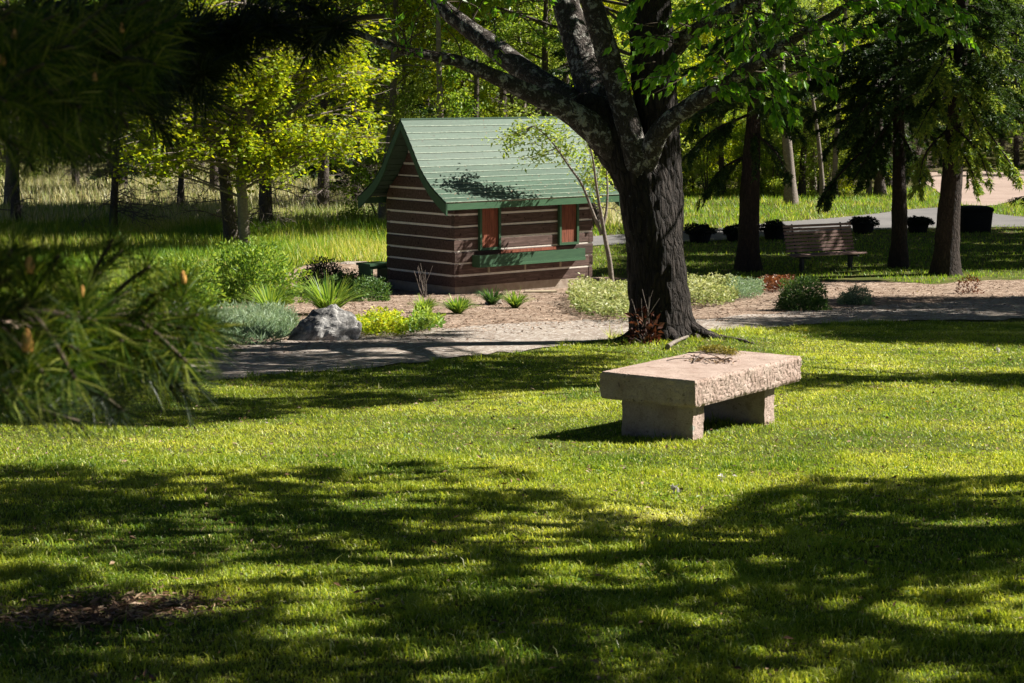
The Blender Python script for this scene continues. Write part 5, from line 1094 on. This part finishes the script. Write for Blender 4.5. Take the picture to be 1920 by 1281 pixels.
low1 = [(55, 500), (20, 470), (110, 480), (155, 548), (95, 560), (30, 560), (0, 600), (60, 640), (120, 620), (150, 660), (20, 690), (80, 700), (140, 710), (40, 740), (0, 520), (180, 600), (-30, 440), (100, 730)]
bough([(-300, 640, .1), (-150, 600, 0), (0, 590, 0), (90, 590, 0), (140, 600, 0)], low1, 3.1, 85, [(56, 496, 11), (154, 546, 7), (51, 638, 14)], extra=1)
low2 = [(230, 470), (280, 500), (345, 528), (300, 560), (250, 540), (210, 590), (370, 590), (330, 620), (280, 640), (390, 650), (230, 640), (200, 690), (300, 690), (350, 680), (250, 700), (190, 520), (170, 640), (210, 450), (400, 620), (260, 600)]
bough([(-250, 680, .1), (-50, 640, 0), (100, 620, 0), (220, 600, 0), (330, 590, 0)], low2, 3.7, 80, [(343, 520, 8)], extra=1)
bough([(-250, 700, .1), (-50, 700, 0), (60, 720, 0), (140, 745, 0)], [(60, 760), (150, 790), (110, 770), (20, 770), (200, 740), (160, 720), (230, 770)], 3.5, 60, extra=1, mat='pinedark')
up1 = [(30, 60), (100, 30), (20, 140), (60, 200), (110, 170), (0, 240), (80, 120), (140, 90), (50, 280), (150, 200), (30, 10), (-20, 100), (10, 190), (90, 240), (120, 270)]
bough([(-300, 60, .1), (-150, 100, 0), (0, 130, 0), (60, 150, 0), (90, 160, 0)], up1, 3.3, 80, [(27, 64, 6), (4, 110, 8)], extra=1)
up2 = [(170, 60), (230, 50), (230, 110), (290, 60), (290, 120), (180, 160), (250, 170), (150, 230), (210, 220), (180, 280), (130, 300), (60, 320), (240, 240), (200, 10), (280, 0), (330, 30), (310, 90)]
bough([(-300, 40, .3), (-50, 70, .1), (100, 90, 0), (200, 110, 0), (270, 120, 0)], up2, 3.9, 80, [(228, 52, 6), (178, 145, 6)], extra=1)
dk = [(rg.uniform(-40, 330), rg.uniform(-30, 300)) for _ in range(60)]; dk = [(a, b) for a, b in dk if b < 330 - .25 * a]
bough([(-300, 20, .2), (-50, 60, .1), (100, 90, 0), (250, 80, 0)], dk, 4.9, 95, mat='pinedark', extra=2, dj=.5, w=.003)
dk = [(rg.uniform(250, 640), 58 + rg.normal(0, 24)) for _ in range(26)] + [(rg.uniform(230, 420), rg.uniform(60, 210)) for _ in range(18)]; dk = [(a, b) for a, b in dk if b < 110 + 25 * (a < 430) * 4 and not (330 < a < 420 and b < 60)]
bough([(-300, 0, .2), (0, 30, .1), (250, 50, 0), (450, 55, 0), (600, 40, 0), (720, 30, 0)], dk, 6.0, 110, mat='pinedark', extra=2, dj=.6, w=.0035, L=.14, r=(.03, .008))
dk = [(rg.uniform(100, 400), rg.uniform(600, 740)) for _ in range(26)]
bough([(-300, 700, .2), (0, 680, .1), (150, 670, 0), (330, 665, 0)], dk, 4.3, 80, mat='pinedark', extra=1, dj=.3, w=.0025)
# unseen boughs added above the frame, shaped to keep the upper needles in shade
W = MB(); N = MB()
for _ in range(1000):
    zz = rg.uniform(2.5, 3.5); q = np.array([rg.uniform(.1, 1.25) + (zz - 3) * 1.16, rg.uniform(3.3, 6.9), zz]) - PB
    tuft(N, q, rg.normal(0, 1, 3) + [.6, 0, 0], 60, .15, .012)
for _ in range(18):
    q = np.array([rg.uniform(2.4, 4.2), rg.uniform(-.4, 2.8), rg.uniform(2.9, 3.6)]); W.tube(curve([(0, 0, q[2] - .3), q * [.5, .5, 1], q], 14), np.linspace(.04, .01, 14), 6, cap=False)
br = W.build('bough', M['twig'], e); N.build('needles', M['pinedark'], br)  # added sun blockers, built as part of the pine
for o in bpy.data.objects:
    if o.type == 'MESH' and len(o.data.materials) == 0: print('NOMAT', o.name)
print('faces', sum(len(me.polygons) for me in bpy.data.meshes))
